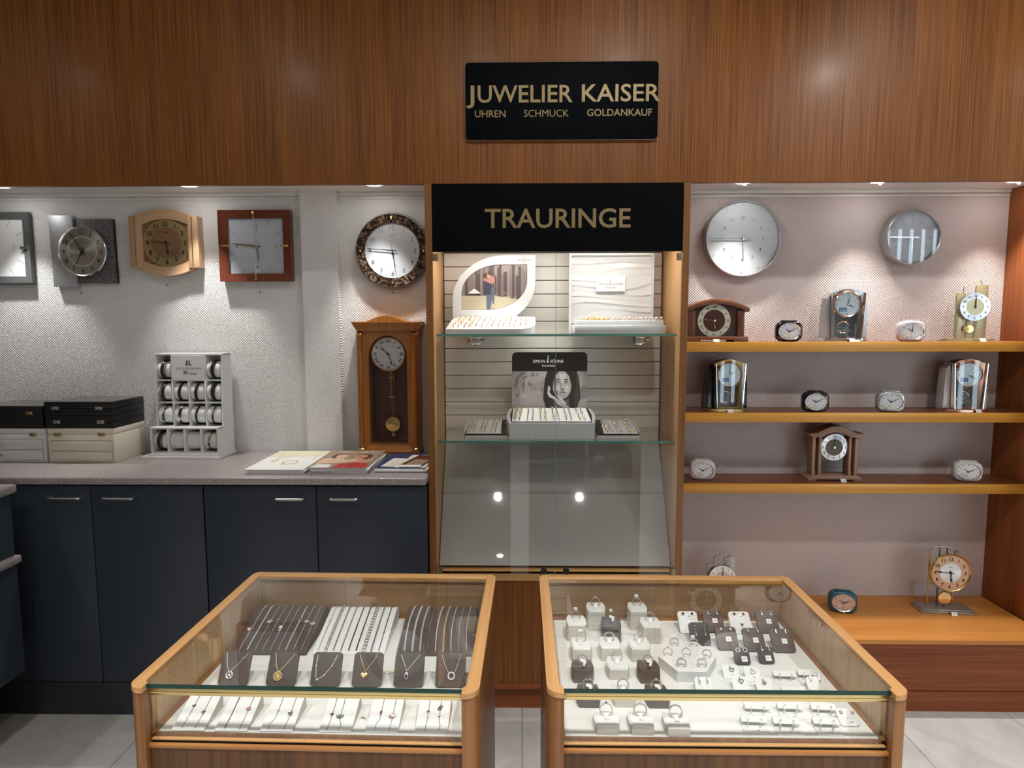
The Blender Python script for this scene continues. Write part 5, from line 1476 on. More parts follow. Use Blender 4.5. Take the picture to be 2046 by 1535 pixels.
# ------------------------------------------------------------------ the two counter cases
TOP, DECK = 0.880, 0.790
def display_case(label, x0, x1, y1, drx, rz=0.0):
    """x0..x1 outside width of the top frame, y1 its back edge; front of the rails at 0.893"""
    y0 = 0.901
    cx = (x0 + x1) / 2
    t = thing('display_case', label, 'display case', (cx, 1.13, 0), rz)
    A = Matrix.Translation((-cx, -1.13, 0))
    def mk(m):
        b = MB(m); b.T = A; return b
    rw_ = 0.020
    zi = DECK - 0.008
    for nm, xa, xb, si in (('l', x0 + .004, x0 + .020, -1), ('r', x1 - .020, x1 - .004, 1)):
        b = mk('oak_panel').box(xa, xb, y0 + .024, y1 - .006, 0, TOP - .009)
        b.m('oak_lining').box(xb if si < 0 else xa - .001, xb + .001 if si < 0 else xa, .932, y1 - .022, zi, TOP - .009)
        b.build('side_panel', t)
    # rounded corner posts at the front
    for si, xa in ((-1, x0), (1, x1)):
        pts = []
        for i in range(9):
            a = R(180 + 90 * i / 8); pts.append((.020 + .020 * math.cos(a), .022 + .022 * math.sin(a)))
        pts += [(.026, 0), (.026, .010), (.020, .026), (0, .026)]
        P_ = [((xa + px) if si < 0 else (xa - px), y0 + .002 + py) for px, py in pts]
        if si > 0: P_.reverse()
        n = len(P_); b = mk('oak_panel')
        b.add([(a, c, 0) for a, c in P_] + [(a, c, TOP - .0085) for a, c in P_], [tuple(reversed(range(n))), tuple(range(n, 2 * n))] + [(i, (i + 1) % n, n + (i + 1) % n, n + i) for i in range(n)])
        b.build('corner_post', t)
    # top frame: two side rails with rounded front ends, one back rail
    for si in (-1, 1):
        pts = [(0, .028)] + [(.022 + .022 * math.cos(R(a)), .022 + .022 * math.sin(R(a))) for a in range(180, 271, 11)] + [(.026, 0), (.026, .016), (rw_, .022), (rw_, y1 - y0 - .0245), (rw_, y1 - y0 - .0245)]
        pts += [(.018 - .018 * math.sin(R(a)), y1 - y0 - .018 + .018 * math.cos(R(a))) for a in range(0, 91, 15)]
        pts[-8] = (rw_, y1 - y0 - .001)
        P_ = [((x0 + px) if si < 0 else (x1 - px), y0 + py) for px, py in pts]
        if si > 0: P_.reverse()
        n = len(P_); b = mk('oak_rail_deep')
        b.add([(a, c, TOP - .0085) for a, c in P_] + [(a, c, TOP) for a, c in P_], [tuple(reversed(range(n))), tuple(range(n, 2 * n))] + [(i, (i + 1) % n, n + (i + 1) % n, n + i) for i in range(n)])
        b.build('top_rail', t)
    mk('oak_rail').box(x0 + rw_, x1 - rw_, y1 - .024, y1, TOP - .0095, TOP, .001).build('top_rail', t)
    # glass
    g = mk('pane_glass').box(x0 + rw_ + .0005, x1 - rw_ - .0005, .914, y1 - .0245, TOP - .0070, TOP - .0005)
    g.m('glass_rim').box(x0 + rw_ + .0015, x1 - rw_ - .0015, .9130, .9140, TOP - .0070, TOP - .0005)
    g.build('glass_top', t)
    g = mk('pane_glass').box(x0 + .027, x1 - .027, .9205, .9240, DECK - .0038, TOP - .0075); g.build('front_glass', t)
    b = mk('brass_strip').box(x0 + .0265, x1 - .0265, .9155, .9200, TOP - .0200, TOP - .0075, .0006)
    b.box(x0 + .0265, x1 - .0265, .9143, .9160, TOP - .0155, TOP - .0140); b.build('brass_strip', t)
    # tray, sill and front
    mk('teak_end').box(x0 + .020, x1 - .020, .9225, y1 - .012, zi - .014, zi).build('inner_floor', t)
    tr = mk('oak_panel')
    xa, xb = x0 + .0225 + drx[0], x1 - .0225 - drx[1]
    ya, yb = .9255, y1 - .024
    tr.box(xa, xb, ya, ya + .0045, zi, DECK + .0008, .0006); tr.box(xa, xb, yb - .0075, yb, zi, DECK + .003, .001)
    tr.box(xa, xa + .0075, ya, yb, zi, DECK + .003, .001); tr.box(xb - .0075, xb, ya, yb, zi, DECK + .003, .001)
    tr.build('tray_rim', t)
    b = mk('tray_cloth').box(xa + .006, xb - .006, ya + .006, yb - .006, zi, DECK); b.build('tray_pad', t)
    mk('oak_rail').box(x0 + .026, x1 - .026, .9190, .9258, TOP - .0975, TOP - .0942, .0008).build('sill', t)
    mk('gap_black').box(x0 + .026, x1 - .026, .9170, .9250, TOP - .0990, TOP - .0975).build('gap', t)
    mk('oak_moulding').box(x0 + .024, x1 - .024, .9110, .9240, TOP - .1055, TOP - .0990, .0015).build('lower_moulding', t)
    mk('case_front').box(x0 + .024, x1 - .024, .9130, .9260, 0, TOP - .1050).build('front_panel', t)
    b = mk('oak_panel').box(x0 + .016, x1 - .016, y1 - .018, y1 - .004, 0, TOP - .0095)
    b.m('oak_back').box(x0 + .021, x1 - .021, y1 - .0195, y1 - .018, zi, TOP - .0095); b.build('back_panel', t)
    return t
display_case('left wooden glass-topped counter case with necklaces and bracelets', -.608, -.062, 1.357, (.0, .0), -1.0)
display_case('right wooden glass-topped counter case with rings and earrings', .038, .588, 1.352, (.0, .0))

# ------------------------------------------------------------------ chains
def along(path, step):
    P_ = [Vector(p) for p in path]; d = [0]
    for i in range(1, len(P_)): d.append(d[-1] + (P_[i] - P_[i - 1]).length)
    o = []; s = 0; i = 1
    while s <= d[-1]:
        while i < len(P_) - 1 and d[i] < s: i += 1
        k = (s - d[i - 1]) / max(1e-9, d[i] - d[i - 1])
        o.append((P_[i - 1].lerp(P_[i], min(1, k)), (P_[i] - P_[i - 1]).normalized())); s += step
    return o
def chain(b, path, kind, r=.0010):
    if kind == 'thin': b.tube(path, r * .6, 5)
    elif kind == 'flat':
        b.tube(path, r * 1.3, 6)
    elif kind == 'bead':
        for p, d in along(path, r * 2.3): b.ball(p, r, 6)
    elif kind == 'station':
        b.tube(path, r * .45, 5)
    else:
        big = {'curb': 1.0, 'link': 1.25, 'oval': 2.5, 'round': 3.0, 'rope': .8}[kind]
        a = r * 1.5 * big; i = 0
        for p, d in along(path, a * (1.45 if kind != 'rope' else .9)):
            up = Vector((0, -.35, .94)); sd = d.cross(up).normalized(); up = sd.cross(d)
            tw = 0.0 if kind in ('round', 'oval') else (R(50) if i % 2 else R(-35))
            s2 = sd * math.cos(tw) + up * math.sin(tw)
            pts = [tuple(p + d * (a * 1.0 * math.cos(2 * pi * k / 10)) + s2 * (a * .66 * math.sin(2 * pi * k / 10))) for k in range(10)]
            b.tube(pts, r * .42, 5, closed=True); i += 1
def onpath(path, f):
    q = along(path, 1e9)
    L_ = sum((Vector(path[i]) - Vector(path[i - 1])).length for i in range(1, len(path)))
    s = L_ * f
    for i in range(1, len(path)):
        l = (Vector(path[i]) - Vector(path[i - 1])).length
        if s <= l: return Vector(path[i - 1]).lerp(Vector(path[i]), s / l)
        s -= l
    return Vector(path[-1])

# ------------------------------------------------------------------ left case: three rear cushions
def cushion(label, x0, x1, m):
    prof = [(1.166, DECK + .0004), (1.167, DECK + .004)] + [(lerp(1.170, 1.282, i / 6), lerp(.7960, .8235, (i / 6) ** .9)) for i in range(7)] + [(1.296, .8262), (1.308, .8240), (1.316, .8170), (1.318, .806), (1.312, .800), (1.306, DECK + .0004)]
    b = MB(m); n = len(prof); cx = (x0 + x1) / 2
    b.add([(x0 - cx, y - 1.24, z - DECK) for y, z in prof] + [(x1 - cx, y - 1.24, z - DECK) for y, z in prof],
          [tuple(range(n)), tuple(reversed(range(n, 2 * n)))] + [(i, n + i, n + (i + 1) % n, (i + 1) % n) for i in range(n)])
    o = b.build('necklace_cushion', loc=(cx, 1.24, DECK), ang=40)
    # outward normals
    tag(o, label, 'jewellery cushion'); return o
cushion('dark cushion at rear left of the left case, holding nine necklaces', -.574, -.424, 'dark_pad')
cushion('white cushion at rear middle of the left case, holding nine bracelets', -.412, -.270, 'white_leather')
cushion('dark cushion at rear right of the left case, holding nine chains', -.246, -.097, 'dark_pad')
def crest(x, y_lo=1.172, lift=.0012, wob=0.0, n=16):
    o = []
    for i in range(n + 1):
        f = i / n; y = lerp(1.306, y_lo, f)
        if y > 1.282:
            q = [(1.316, .8170), (1.308, .8240), (1.296, .8262), (1.282, .8235)]
            k = 0
            while k < 2 and y < q[k + 1][0]: k += 1
            z = lerp(q[k][1], q[k + 1][1], (q[k][0] - y) / (q[k][0] - q[k + 1][0]))
        else: z = lerp(.7960, .8235, max(0, (y - 1.170) / .112) ** .9)
        o.append((x + wob * math.sin(f * 3.3), y, z + lift))
    return o
def strand(name, label, cat_, path, kind, m, r=.0010, group=None):
    o = path[len(path) // 2]
    t = thing(name, label, cat_, o, 0, group)
    b = MB(m); b.T = Matrix.Translation([-q for q in o]); chain(b, path, kind, r); b.build('chain', t)
    def part(nm, mm):
        q = MB(mm); q.T = Matrix.Translation([-k for k in o]); return q
    return t, part
xs = [lerp(-.558, -.436, i / 8) for i in range(9)]
G1 = 'necklaces on the dark rear left cushion'
t, p = strand('necklace', 'first necklace from left on the dark rear left cushion, with a dark pearl', 'necklace', crest(xs[0]), 'bead', 'bright_silver', .0009, G1)
b = p('', 'pearl'); c = onpath(crest(xs[0]), .62); b.ball((c.x - .002, c.y, c.z + .003), .0040, 14); b.build('pearl', t)
strand('necklace', 'second necklace from left on the dark rear left cushion, a shiny flat chain', 'necklace', crest(xs[1]), 'flat', 'bright_silver', .0011, G1)
t, p = strand('necklace', 'third necklace from left on the dark rear left cushion, with a square pendant', 'necklace', crest(xs[2]), 'thin', 'bright_silver', .0009, G1)
b = p('', 'bright_silver'); c = onpath(crest(xs[2]), .42)
for dx, dy in ((-.003, -.004), (.003, .002), (-.003, .003), (.002, -.005)): b.box(c.x + dx - .0022, c.x + dx + .0022, c.y + dy - .0022, c.y + dy + .0022, c.z, c.z + .0022, .0005)
b.build('pendant', t)
t, p = strand('necklace', 'fourth necklace from left on the dark rear left cushion, with gold triangle and bar drop', 'necklace', crest(xs[3]), 'thin', 'bright_silver', .0008, G1)
b = p('', 'bright_gold'); c = onpath(crest(xs[3]), .37); b.torus((c.x, c.y, c.z + .001), .0028, .0007, 'z', 3, 5); b.build('triangle_charm', t)
b = p('', 'rose_gold')
for f in (.52, .66, .72): c = onpath(crest(xs[3]), f); b.ball((c.x, c.y, c.z + .001), .0014, 8)
c = onpath(crest(xs[3]), .80); b.tube([(c.x + .004, c.y + .012, c.z + .004), (c.x + .006, c.y - .004, c.z + .001)], .0006, 5)
for k in range(3): b.box(c.x + .004, c.x + .009, c.y - .004 - k * .003, c.y - .0035 - k * .003, c.z, c.z + .001)
b.build('bar_drop', t)
t, p = strand('necklace', 'fifth necklace from left on the dark rear left cushion, with a pale pearl', 'necklace', crest(xs[4]), 'thin', 'bright_silver', .0009, G1)
b = p('', 'pearl'); c = onpath(crest(xs[4]), .58); b.ball((c.x, c.y, c.z + .0035), .0044, 14); b.m('bright_silver').torus((c.x, c.y - .005, c.z + .001), .0026, .0007, 'z', 16, 5); b.build('pearl', t)
t, p = strand('necklace', 'sixth necklace from left on the dark rear left cushion, with four small stones', 'necklace', crest(xs[5]), 'thin', 'bright_silver', .0009, G1)
b = p('', 'gem_clear')
for f in (.16, .38, .56, .72): c = onpath(crest(xs[5]), f); b.gem((c.x, c.y, c.z + .001), .0021); 
b.build('stones', t)
t, p = strand('necklace', 'seventh necklace from left on the dark rear left cushion, flat with a dark slide', 'necklace', crest(xs[6]), 'flat', 'bright_silver', .0010, G1)
b = p('', 'gem_dark'); c = onpath(crest(xs[6]), .36); b.gem((c.x, c.y, c.z + .0015), .0030); b.m('bright_silver').torus((c.x, c.y, c.z + .001), .0033, .0006, 'z', 16, 5); b.build('slide', t)
def heart(b, cx, cy, z, s, h=.0012):
    pts = []
    for i in range(24):
        a = 2 * pi * i / 24; pts.append((cx + s * .062 * 16 * math.sin(a) ** 3, cy + s * .062 * (13 * math.cos(a) - 5 * math.cos(2 * a) - 2 * math.cos(3 * a) - math.cos(4 * a))))
    pts.reverse(); n = len(pts)
    b.add([(x, y, z) for x, y in pts] + [(cx + (x - cx) * .75, cy + (y - cy) * .75, z + h) for x, y in pts], [tuple(range(n, 2 * n))] + [(i, (i + 1) % n, n + (i + 1) % n, n + i) for i in range(n)])
t, p = strand('necklace', 'eighth necklace from left on the dark rear left cushion, beaded with a heart', 'necklace', crest(xs[7]), 'bead', 'bright_silver', .0008, G1)
b = p('', 'bright_silver'); c = onpath(crest(xs[7]), .42); heart(b, c.x, c.y, c.z, .0052, .003); b.build('heart', t)
t, p = strand('necklace', 'rightmost necklace on the dark rear left cushion, with an openwork clover', 'necklace', crest(xs[8]), 'thin', 'bright_silver', .0008, G1)
b = p('', 'bright_silver'); c = onpath(crest(xs[8]), .46)
for k in range(4): b.torus((c.x + .0030 * math.cos(k * pi / 2), c.y + .0030 * math.sin(k * pi / 2), c.z + .001), .0022, .0008, 'z', 12, 5)
b.build('clover', t)
xs = [lerp(-.402, -.282, i / 8) for i in range(9)]
G2 = 'bracelets on the white rear cushion'
specs = [('thin', 'steel', .0009, 'with a small disc'), ('oval', 'steel', .0012, 'of large oval links'), ('rope', 'steel', .0014, 'of dense rope'), ('rope', 'steel', .0012, 'of finer rope'), ('flat', 'dark_metal', .0010, 'a dark smooth band, left of two'), ('flat', 'dark_metal', .0010, 'a dark smooth band, right of two'), ('round', 'steel', .0013, 'of big round rings'), ('link', 'steel', .0014, 'of barred links'), ('bead', 'gem_blue', .0011, 'of dark blue beads')]
ow = ['first', 'second', 'third', 'fourth', 'fifth', 'sixth', 'seventh', 'eighth', 'last']
for i, (k, m_, r_, d_) in enumerate(specs):
    t, p = strand('bracelet', '%s bracelet from left on the white rear cushion, %s' % (ow[i], d_), 'bracelet', crest(xs[i], lift=.0014), k, m_, r_, G2)
    if i == 0:
        b = p('', 'bright_silver'); c = onpath(crest(xs[0]), .40); b.at(c.x - p('', 'bright_silver').T.translation.x * 0, 0, 0); b = p('', 'bright_silver'); b.torus((c.x, c.y, c.z + .001), .0028, .0010, 'z', 18, 6); b.build('disc', t)
xs = [lerp(-.232, -.110, i / 8) for i in range(9)]
G3 = 'chains on the dark rear right cushion'
specs = [('curb', 'bright_silver', .0015, 'a curb chain'), ('curb', 'bright_silver', .0019, 'the thickest curb chain'), ('link', 'bright_silver', .0014, 'a link chain'), ('curb', 'steel', .0012, 'a darker narrow chain'), ('rope', 'bright_silver', .0013, 'a bright rope chain'), ('link', 'chain_warm', .0013, 'a warm-toned link chain'), ('rope', 'bright_silver', .0009, 'a fine rope chain'), ('thin', 'bright_silver', .0008, 'the thinnest chain'), ('bead', 'bright_silver', .0008, 'a fine beaded chain')]
for i, (k, m_, r_, d_) in enumerate(specs):
    strand('chain_bracelet', '%s chain from left on the dark rear right cushion, %s' % (ow[i], d_), 'bracelet', crest(xs[i], lift=.0014, wob=-.004), k, m_, r_, G3)

# ------------------------------------------------------------------ left case: six pendant easels
def easel(x, y, w, h, m, label, lean, name='pendant_easel', cat_='jewellery stand', group=None, thick=.004, rad=.007, zb=DECK, foot=True, rz=0):
    t = thing(name, label, cat_, (x, y, zb), rz, group)
    b = MB(m).at(0, 0, .0006, rx=-lean); b.prism(rrect(-w / 2, w / 2, thick * .6, h, rad, 5), 0, thick, .0008); b.build('plate', t)
    if foot:
        c, s_ = math.cos(R(lean)), math.sin(R(lean))
        q = MB('stand_side' if m in ('white_leather',) else m).at(0, 0, 0)
        a, e = h * .62, h * .10
        pts = [(e * s_ + thick, e * c), (a * s_ + thick * c, a * c), (a * s_ + thick + .004, .0004), (e * s_ + thick + .004, .0004)]
        q.add([(-w * .36, py, pz) for py, pz in pts] + [(w * .36, py, pz) for py, pz in pts], [(0, 3, 2, 1), (4, 5, 6, 7), (0, 1, 5, 4), (1, 2, 6, 5), (2, 3, 7, 6), (3, 0, 4, 7)])
        q.build('support', t)
    return t
px = [-.521, -.434, -.354, -.279, -.204, -.129]
nm = ['leftmost', 'second from left', 'third from left', 'fourth from left', 'fifth from left', 'rightmost']
LEAN = 34
for i, x in enumerate(px):
    easel(x, 1.056, .0535, .0595, 'dark_pad', 'dark pendant easel, %s of the six in the left case' % nm[i], LEAN, group='dark pendant easels in the left case')
def pend(i, label, m, pts, kind, r):
    t = thing('necklace', label, 'necklace', (px[i], 1.056, DECK), 0, 'pendant necklaces on the dark easels')
    b = MB(m).at(0, 0, .0006, rx=-LEAN); chain(b, [(x, -.0012, z) for x, z in pts], kind, r); b.build('chain', t)
    return t
def pm(m): return MB(m).at(0, 0, .0006, rx=-LEAN)
V = lambda cx, cz: [(-.019, .056), (-.010, .042), (cx - .001, cz)] , 
t = pend(0, 'pendant necklace with a round silver filigree disc on a dark easel', 'bright_silver', [(-.019, .057), (-.014, .034), (-.008, .025), (.004, .036), (.020, .056)], 'thin', .0011)
b = pm('bright_silver'); b.torus((-.007, -.002, .020), .0056, .0010, 'y', 24, 6)
for k in range(5): a = k * 72; b.tube([(-.007, -.002, .020), (-.007 + .0055 * math.sin(R(a)), -.002, .020 + .0055 * math.cos(R(a)))], .0006, 5); 
b.ball((-.007, -.002, .020), .0020, 8); b.build('disc_pendant', t)
t = pend(1, 'pendant necklace with a golden flower rosette on a dark easel', 'bright_gold', [(-.016, .057), (-.012, .036), (-.006, .026), (.002, .033), (.020, .056)], 'thin', .0015)
b = pm('bright_gold')
for k in range(8): a = R(k * 45); b.torus((-.006 + .0045 * math.cos(a), -.002, .019 + .0045 * math.sin(a)), .0024, .0007, 'y', 12, 5)
b.torus((-.006, -.002, .019), .0075, .0006, 'y', 26, 5); b.ball((-.006, -.002, .019), .0018, 8); b.build('rosette_pendant', t)
pp = [(-.018, .055), (-.019, .036), (-.017, .018), (-.014, .013), (-.002, .021), (.010, .036), (.018, .055)]
t = pend(2, 'necklace with small spaced pearls hanging in a loop on a dark easel', 'bright_silver', pp, 'thin', .0011)
b = pm('pearl')
for q in (pp[1], (-.0185, .046), pp[3], pp[4], pp[5], (.015, .047)): b.ball((q[0], -.002, q[1]), .0017, 8)
b.build('pearls', t)
t = pend(3, 'pendant necklace with a golden heart on a dark easel', 'bright_gold', [(-.017, .056), (-.010, .040), (-.004, .027), (.006, .040), (.017, .056)], 'thin', .0013)
b = pm('bright_gold')
hp = [(-.005 + .0062 * .0625 * 16 * math.sin(2 * pi * k / 24) ** 3, .021 + .0062 * .0625 * (13 * math.cos(2 * pi * k / 24) - 5 * math.cos(4 * pi * k / 24) - 2 * math.cos(6 * pi * k / 24) - math.cos(8 * pi * k / 24))) for k in range(24)]
hp.reverse(); b.prism(hp, -.004, -.001, .0012); b.build('heart_pendant', t)
t = pend(4, 'pendant necklace with a dark blue teardrop on a dark easel', 'bright_silver', [(-.016, .056), (-.009, .040), (-.004, .029), (.006, .040), (.019, .056)], 'thin', .0012)
def drop(b, cx, cz, s, y0, y1): 
    pts = [(cx + s * .55 * math.sin(2 * pi * k / 20) * (1 - .5 * max(0, math.cos(2 * pi * k / 20))), cz + s * math.cos(2 * pi * k / 20)) for k in range(20)]; pts.reverse(); b.prism(pts, y0, y1, .0004)
b = pm('bright_silver'); drop(b, -.004, .021, .0062, -.0024, -.001); b.build('teardrop_pendant', t); b = pm('gem_blue'); drop(b, -.004, .0205, .0042, -.0034, -.002); b.build('blue_stone', t)
t = pend(5, 'pendant necklace with a bright open ring on a dark easel', 'bright_silver', [(-.017, .056), (-.010, .038), (-.004, .027), (.008, .027), (.018, .056)], 'thin', .0010)
b = pm('bright_silver'); b.torus((.002, -.002, .021), .0055, .0014, 'y', 28, 7); b.build('ring_pendant', t)
b = MB('bright_gold').tube(bez([(-.015, 0, .001), (0, .010, .001), (.012, -.004, .001), (.015, .012, .001)], 12), .0006, 5); b.tube(bez([(-.012, -.010, .001), (0, -.002, .001), (.014, .006, .001)], 10), .0006, 5)
tag(b.build('loose_chain', loc=(-.240, 1.110, DECK)), 'loose end of a thin gold chain between the heart and teardrop easels', 'chain')
b = MB('bright_silver').tube(bez([(-.012, 0, .001), (0, -.003, .001), (.010, -.002, .001), (.012, .008, .001), (.006, .009, .001)], 12), .0007, 5)
tag(b.build('loose_chain', loc=(-.162, 1.112, DECK)), 'loose end of a silver chain between the teardrop and ring easels', 'chain')

# ------------------------------------------------------------------ left case: six white ramps, two bracelets each
rx_ = [-.534, -.465, -.392, -.298, -.2235, -.1445]
def slope(x, f): return (x, lerp(.9355, 1.0, f), lerp(DECK + .0022, .8150, f))
for i, x in enumerate(rx_):
    t = thing('bracelet_ramp', 'white bracelet ramp, %s of the six at the front of the left case' % nm[i], 'jewellery stand', (x, .968, DECK), 0, 'white bracelet ramps')
    w2 = .026; b = MB('stand_side'); A_ = Matrix.Translation((0, -.968, -DECK)); b.T = A_
    zt = .8142
    b.add([(-w2, .9345, DECK + .0003), (w2, .9345, DECK + .0003), (w2, 1.0005, DECK + .0003), (-w2, 1.0005, DECK + .0003), (-w2, .9345, DECK + .001), (w2, .9345, DECK + .001), (w2, 1.0005, zt), (-w2, 1.0005, zt)],
          [(3, 2, 1, 0), (4, 5, 6, 7), (0, 1, 5, 4), (1, 2, 6, 5), (2, 3, 7, 6), (3, 0, 4, 7)]); b.build('wedge', t)
    b = MB('white_leather'); b.T = A_
    b.add([(-w2, .9340, DECK + .0010), (w2, .9340, DECK + .0010), (w2, 1.001, zt), (-w2, 1.001, zt), (-w2, .9340, DECK + .0022), (w2, .9340, DECK + .0022), (w2, 1.001, zt + .0012), (-w2, 1.001, zt + .0012)],
          [(3, 2, 1, 0), (4, 5, 6, 7), (0, 1, 5, 4), (1, 2, 6, 5), (2, 3, 7, 6), (3, 0, 4, 7)]); b.build('top_sheet', t)
def brc(i, dx, label, m, r=.0008, kind='thin', kink=.0):
    x = rx_[i] + dx
    path = [slope(x + .001, f) for f in (1.0, .8, .6, .45, .3)] + [slope(x - kink, .15), slope(x - kink * .5, .02)]
    path = [(a, c, e + .0008) for a, c, e in path]
    t, p = strand('bracelet', label, 'bracelet', path, kind, m, r, 'bracelets on the white ramps')
    return t, p, (lambda f: Vector(slope(x + .001 * f, f)) + Vector((0, 0, .0012)))
DM = 'dark_metal'
t, p, q = brc(0, -.011, 'thin bracelet with dark star and white bead, left one on the leftmost ramp', DM)
b = p('', DM); c = q(.62)
for k in range(3): a = R(k * 60); b.tube([(c.x - .003 * math.cos(a), c.y - .003 * math.sin(a), c.z), (c.x + .003 * math.cos(a), c.y + .003 * math.sin(a), c.z)], .0007, 5)
c = q(.92); b.gem(c, .0018); b.m('pearl'); c = q(.30); b.ball(c, .0020, 8); b.build('charms', t)
t, p, q = brc(0, .010, 'thin bracelet with a pointed leaf link, right one on the leftmost ramp', DM)
b = p('', DM); c = q(.45)
b.tube([(c.x, c.y + .006, c.z), (c.x + .0026, c.y + .001, c.z), (c.x + .0004, c.y - .005, c.z), (c.x - .0026, c.y - .001, c.z)], .0007, 5, closed=True); b.gem((c.x, c.y + .002, c.z), .0019); b.build('leaf_link', t)
t, p, q = brc(1, -.011, 'thick dark beaded bracelet, left one on the second ramp', DM, .0011, 'bead')
t, p, q = brc(1, .013, 'thin bracelet with a rose stone, right one on the second ramp', DM)
b = p('', 'gem_rose'); c = q(.55); b.gem(c, .0030); b.m('rose_gold').torus(c, .0033, .0006, 'z', 14, 5); b.build('rose_stone', t)
t, p, q = brc(2, -.010, 'thin bracelet with a rose diamond charm, left one on the third ramp', DM, kink=.005)
b = p('', 'rose_gold'); c = q(.50); b.torus(c, .0030, .0009, 'z', 4, 5); b.m('gem_clear').gem(c, .0018); b.build('diamond_charm', t)
t, p, q = brc(2, .012, 'thin bracelet with rose-gold hearts, right one on the third ramp', DM)
b = p('', 'rose_gold'); c = q(.42)
for dx, dy in ((-.0022, .001), (.0016, .003), (.0014, -.0022)): heart(b, c.x + dx, c.y + dy, c.z, .0026)
b.build('hearts', t)
t, p, q = brc(3, -.013, 'thin bracelet with a small star, left one on the fourth ramp', DM)
b = p('', DM); c = q(.42)
for k in range(4): a = R(k * 45); b.tube([(c.x - .003 * math.cos(a), c.y - .003 * math.sin(a), c.z), (c.x + .003 * math.cos(a), c.y + .003 * math.sin(a), c.z)], .0006, 5)
b.build('star_charm', t)
t, p, q = brc(3, .001, 'thin bracelet with a ringed cross emblem, right one on the fourth ramp', DM, kink=-.006)
b = p('', DM); c = q(.38); b.torus(c, .0054, .0006, 'z', 24, 5)
for k in range(4): b.torus((c.x + .0018 * math.cos(k * pi / 2), c.y + .0018 * math.sin(k * pi / 2), c.z), .0016, .0004, 'z', 10, 4)
b.build('ring_emblem', t)
t, p, q = brc(4, -.008, 'thin bracelet with a pink pointed stone, left one on the fifth ramp', DM, kink=.004)
b = p('', 'gem_pink'); c = q(.48); b.ball(c, .0022, 8, sy=2.3); b.build('pink_stone', t)
t, p, q = brc(4, .012, 'thin bracelet with a large rose-gold disc, right one on the fifth ramp', DM)
b = p('', 'rose_gold'); c = q(.38); b.at(0, 0, 0); b = p('', 'rose_gold'); b.T = b.T @ Matrix.Translation((c.x, c.y, c.z)); b.lathe([(0, 0), (.0055, 0), (.0055, .001), (.0040, .0014), (0, .001)], 24); b.m('gem_clear')
for k in range(6): a = R(k * 60); b.gem((.003 * math.cos(a), .003 * math.sin(a), .0014), .0011)
b.build('disc', t)
t, p, q = brc(5, -.010, 'thin bracelet with a small rose-gold dot, left one on the rightmost ramp', DM)
b = p('', 'rose_gold'); c = q(.52); b.ball(c, .0030, 10, sz=.5); b.m('gem_clear').gem((c.x, c.y, c.z + .001), .0016); b.build('dot', t)
t, p, q = brc(5, .009, 'bracelet with scrolled silver links, right one on the rightmost ramp', DM, kink=-.004)
b = p('', DM); c = q(.62); b.torus((c.x + .001, c.y + .002, c.z), .0026, .0008, 'z', 14, 5); b.torus((c.x - .001, c.y - .0030, c.z), .0026, .0008, 'z', 14, 5); c = q(.36); b.tube([(c.x - .002, c.y + .003, c.z), (c.x, c.y, c.z), (c.x + .002, c.y + .003, c.z)], .0008, 5); b.build('scroll_links', t)
b = MB('rose_gold'); b.ball((-.002, 0, .001), .0017, 8, sy=1.4, sz=.6); b.ball((.002, -.001, .001), .0017, 8, sy=1.4, sz=.6)
tag(b.build('charm', loc=(-.262, .972, DECK)), 'tiny rose-gold bow charm lying between the fourth and fifth ramps', 'charm')
# ------------------------------------------------------------------ right case: ring stands
def barrel(w, d, bulge, n=8):
    o = [(-w / 2, -d / 2), (w / 2, -d / 2)]
    o += [(w / 2 + bulge * math.sin(pi * i / n), -d / 2 + d * i / n) for i in range(1, n)]
    o += [(w / 2, d / 2), (-w / 2, d / 2)]
    o += [(-w / 2 - bulge * math.sin(pi * i / n), d / 2 - d * i / n) for i in range(1, n)]
    return o
def slab_xy(b, pts, z0, z1, inset=0.0):
    n = len(pts); b.add([(x, y, z0) for x, y in pts] + [(x, y, z1 - inset) for x, y in pts] + [(x * (1 - inset * 25), y * (1 - inset * 25), z1) for x, y in pts],
        [tuple(reversed(range(n))), tuple(range(2 * n, 3 * n))] + [(i, (i + 1) % n, n + (i + 1) % n, n + i) for i in range(n)] + [(n + i, n + (i + 1) % n, 2 * n + (i + 1) % n, 2 * n + i) for i in range(n)])
def ring_stand(x, y, h, m, label, rz, side):
    t = thing('ring_stand', label, 'ring stand', (x, y, DECK), rz, 'cube ring stands in the right case')
    b = MB(side); slab_xy(b, barrel(.0335, .046, .0038), .0003, h - .0016, .0004); b.build('block', t)
    b = MB(m); slab_xy(b, barrel(.0328, .0452, .0037), h - .0016, h, .0005); slab_xy(b, barrel(.0285, .0400, .0032), h, h + .0012, .0005); b.build('top_pad', t)
    q = MB(m); q.box(-.0035, .0035, -.0105, -.0085, h + .001, h + .0045, .0008); q.box(-.0036, .0036, -.0085, .001, h + .001, h + .0022, .0006); q.build('ring_clip', t)
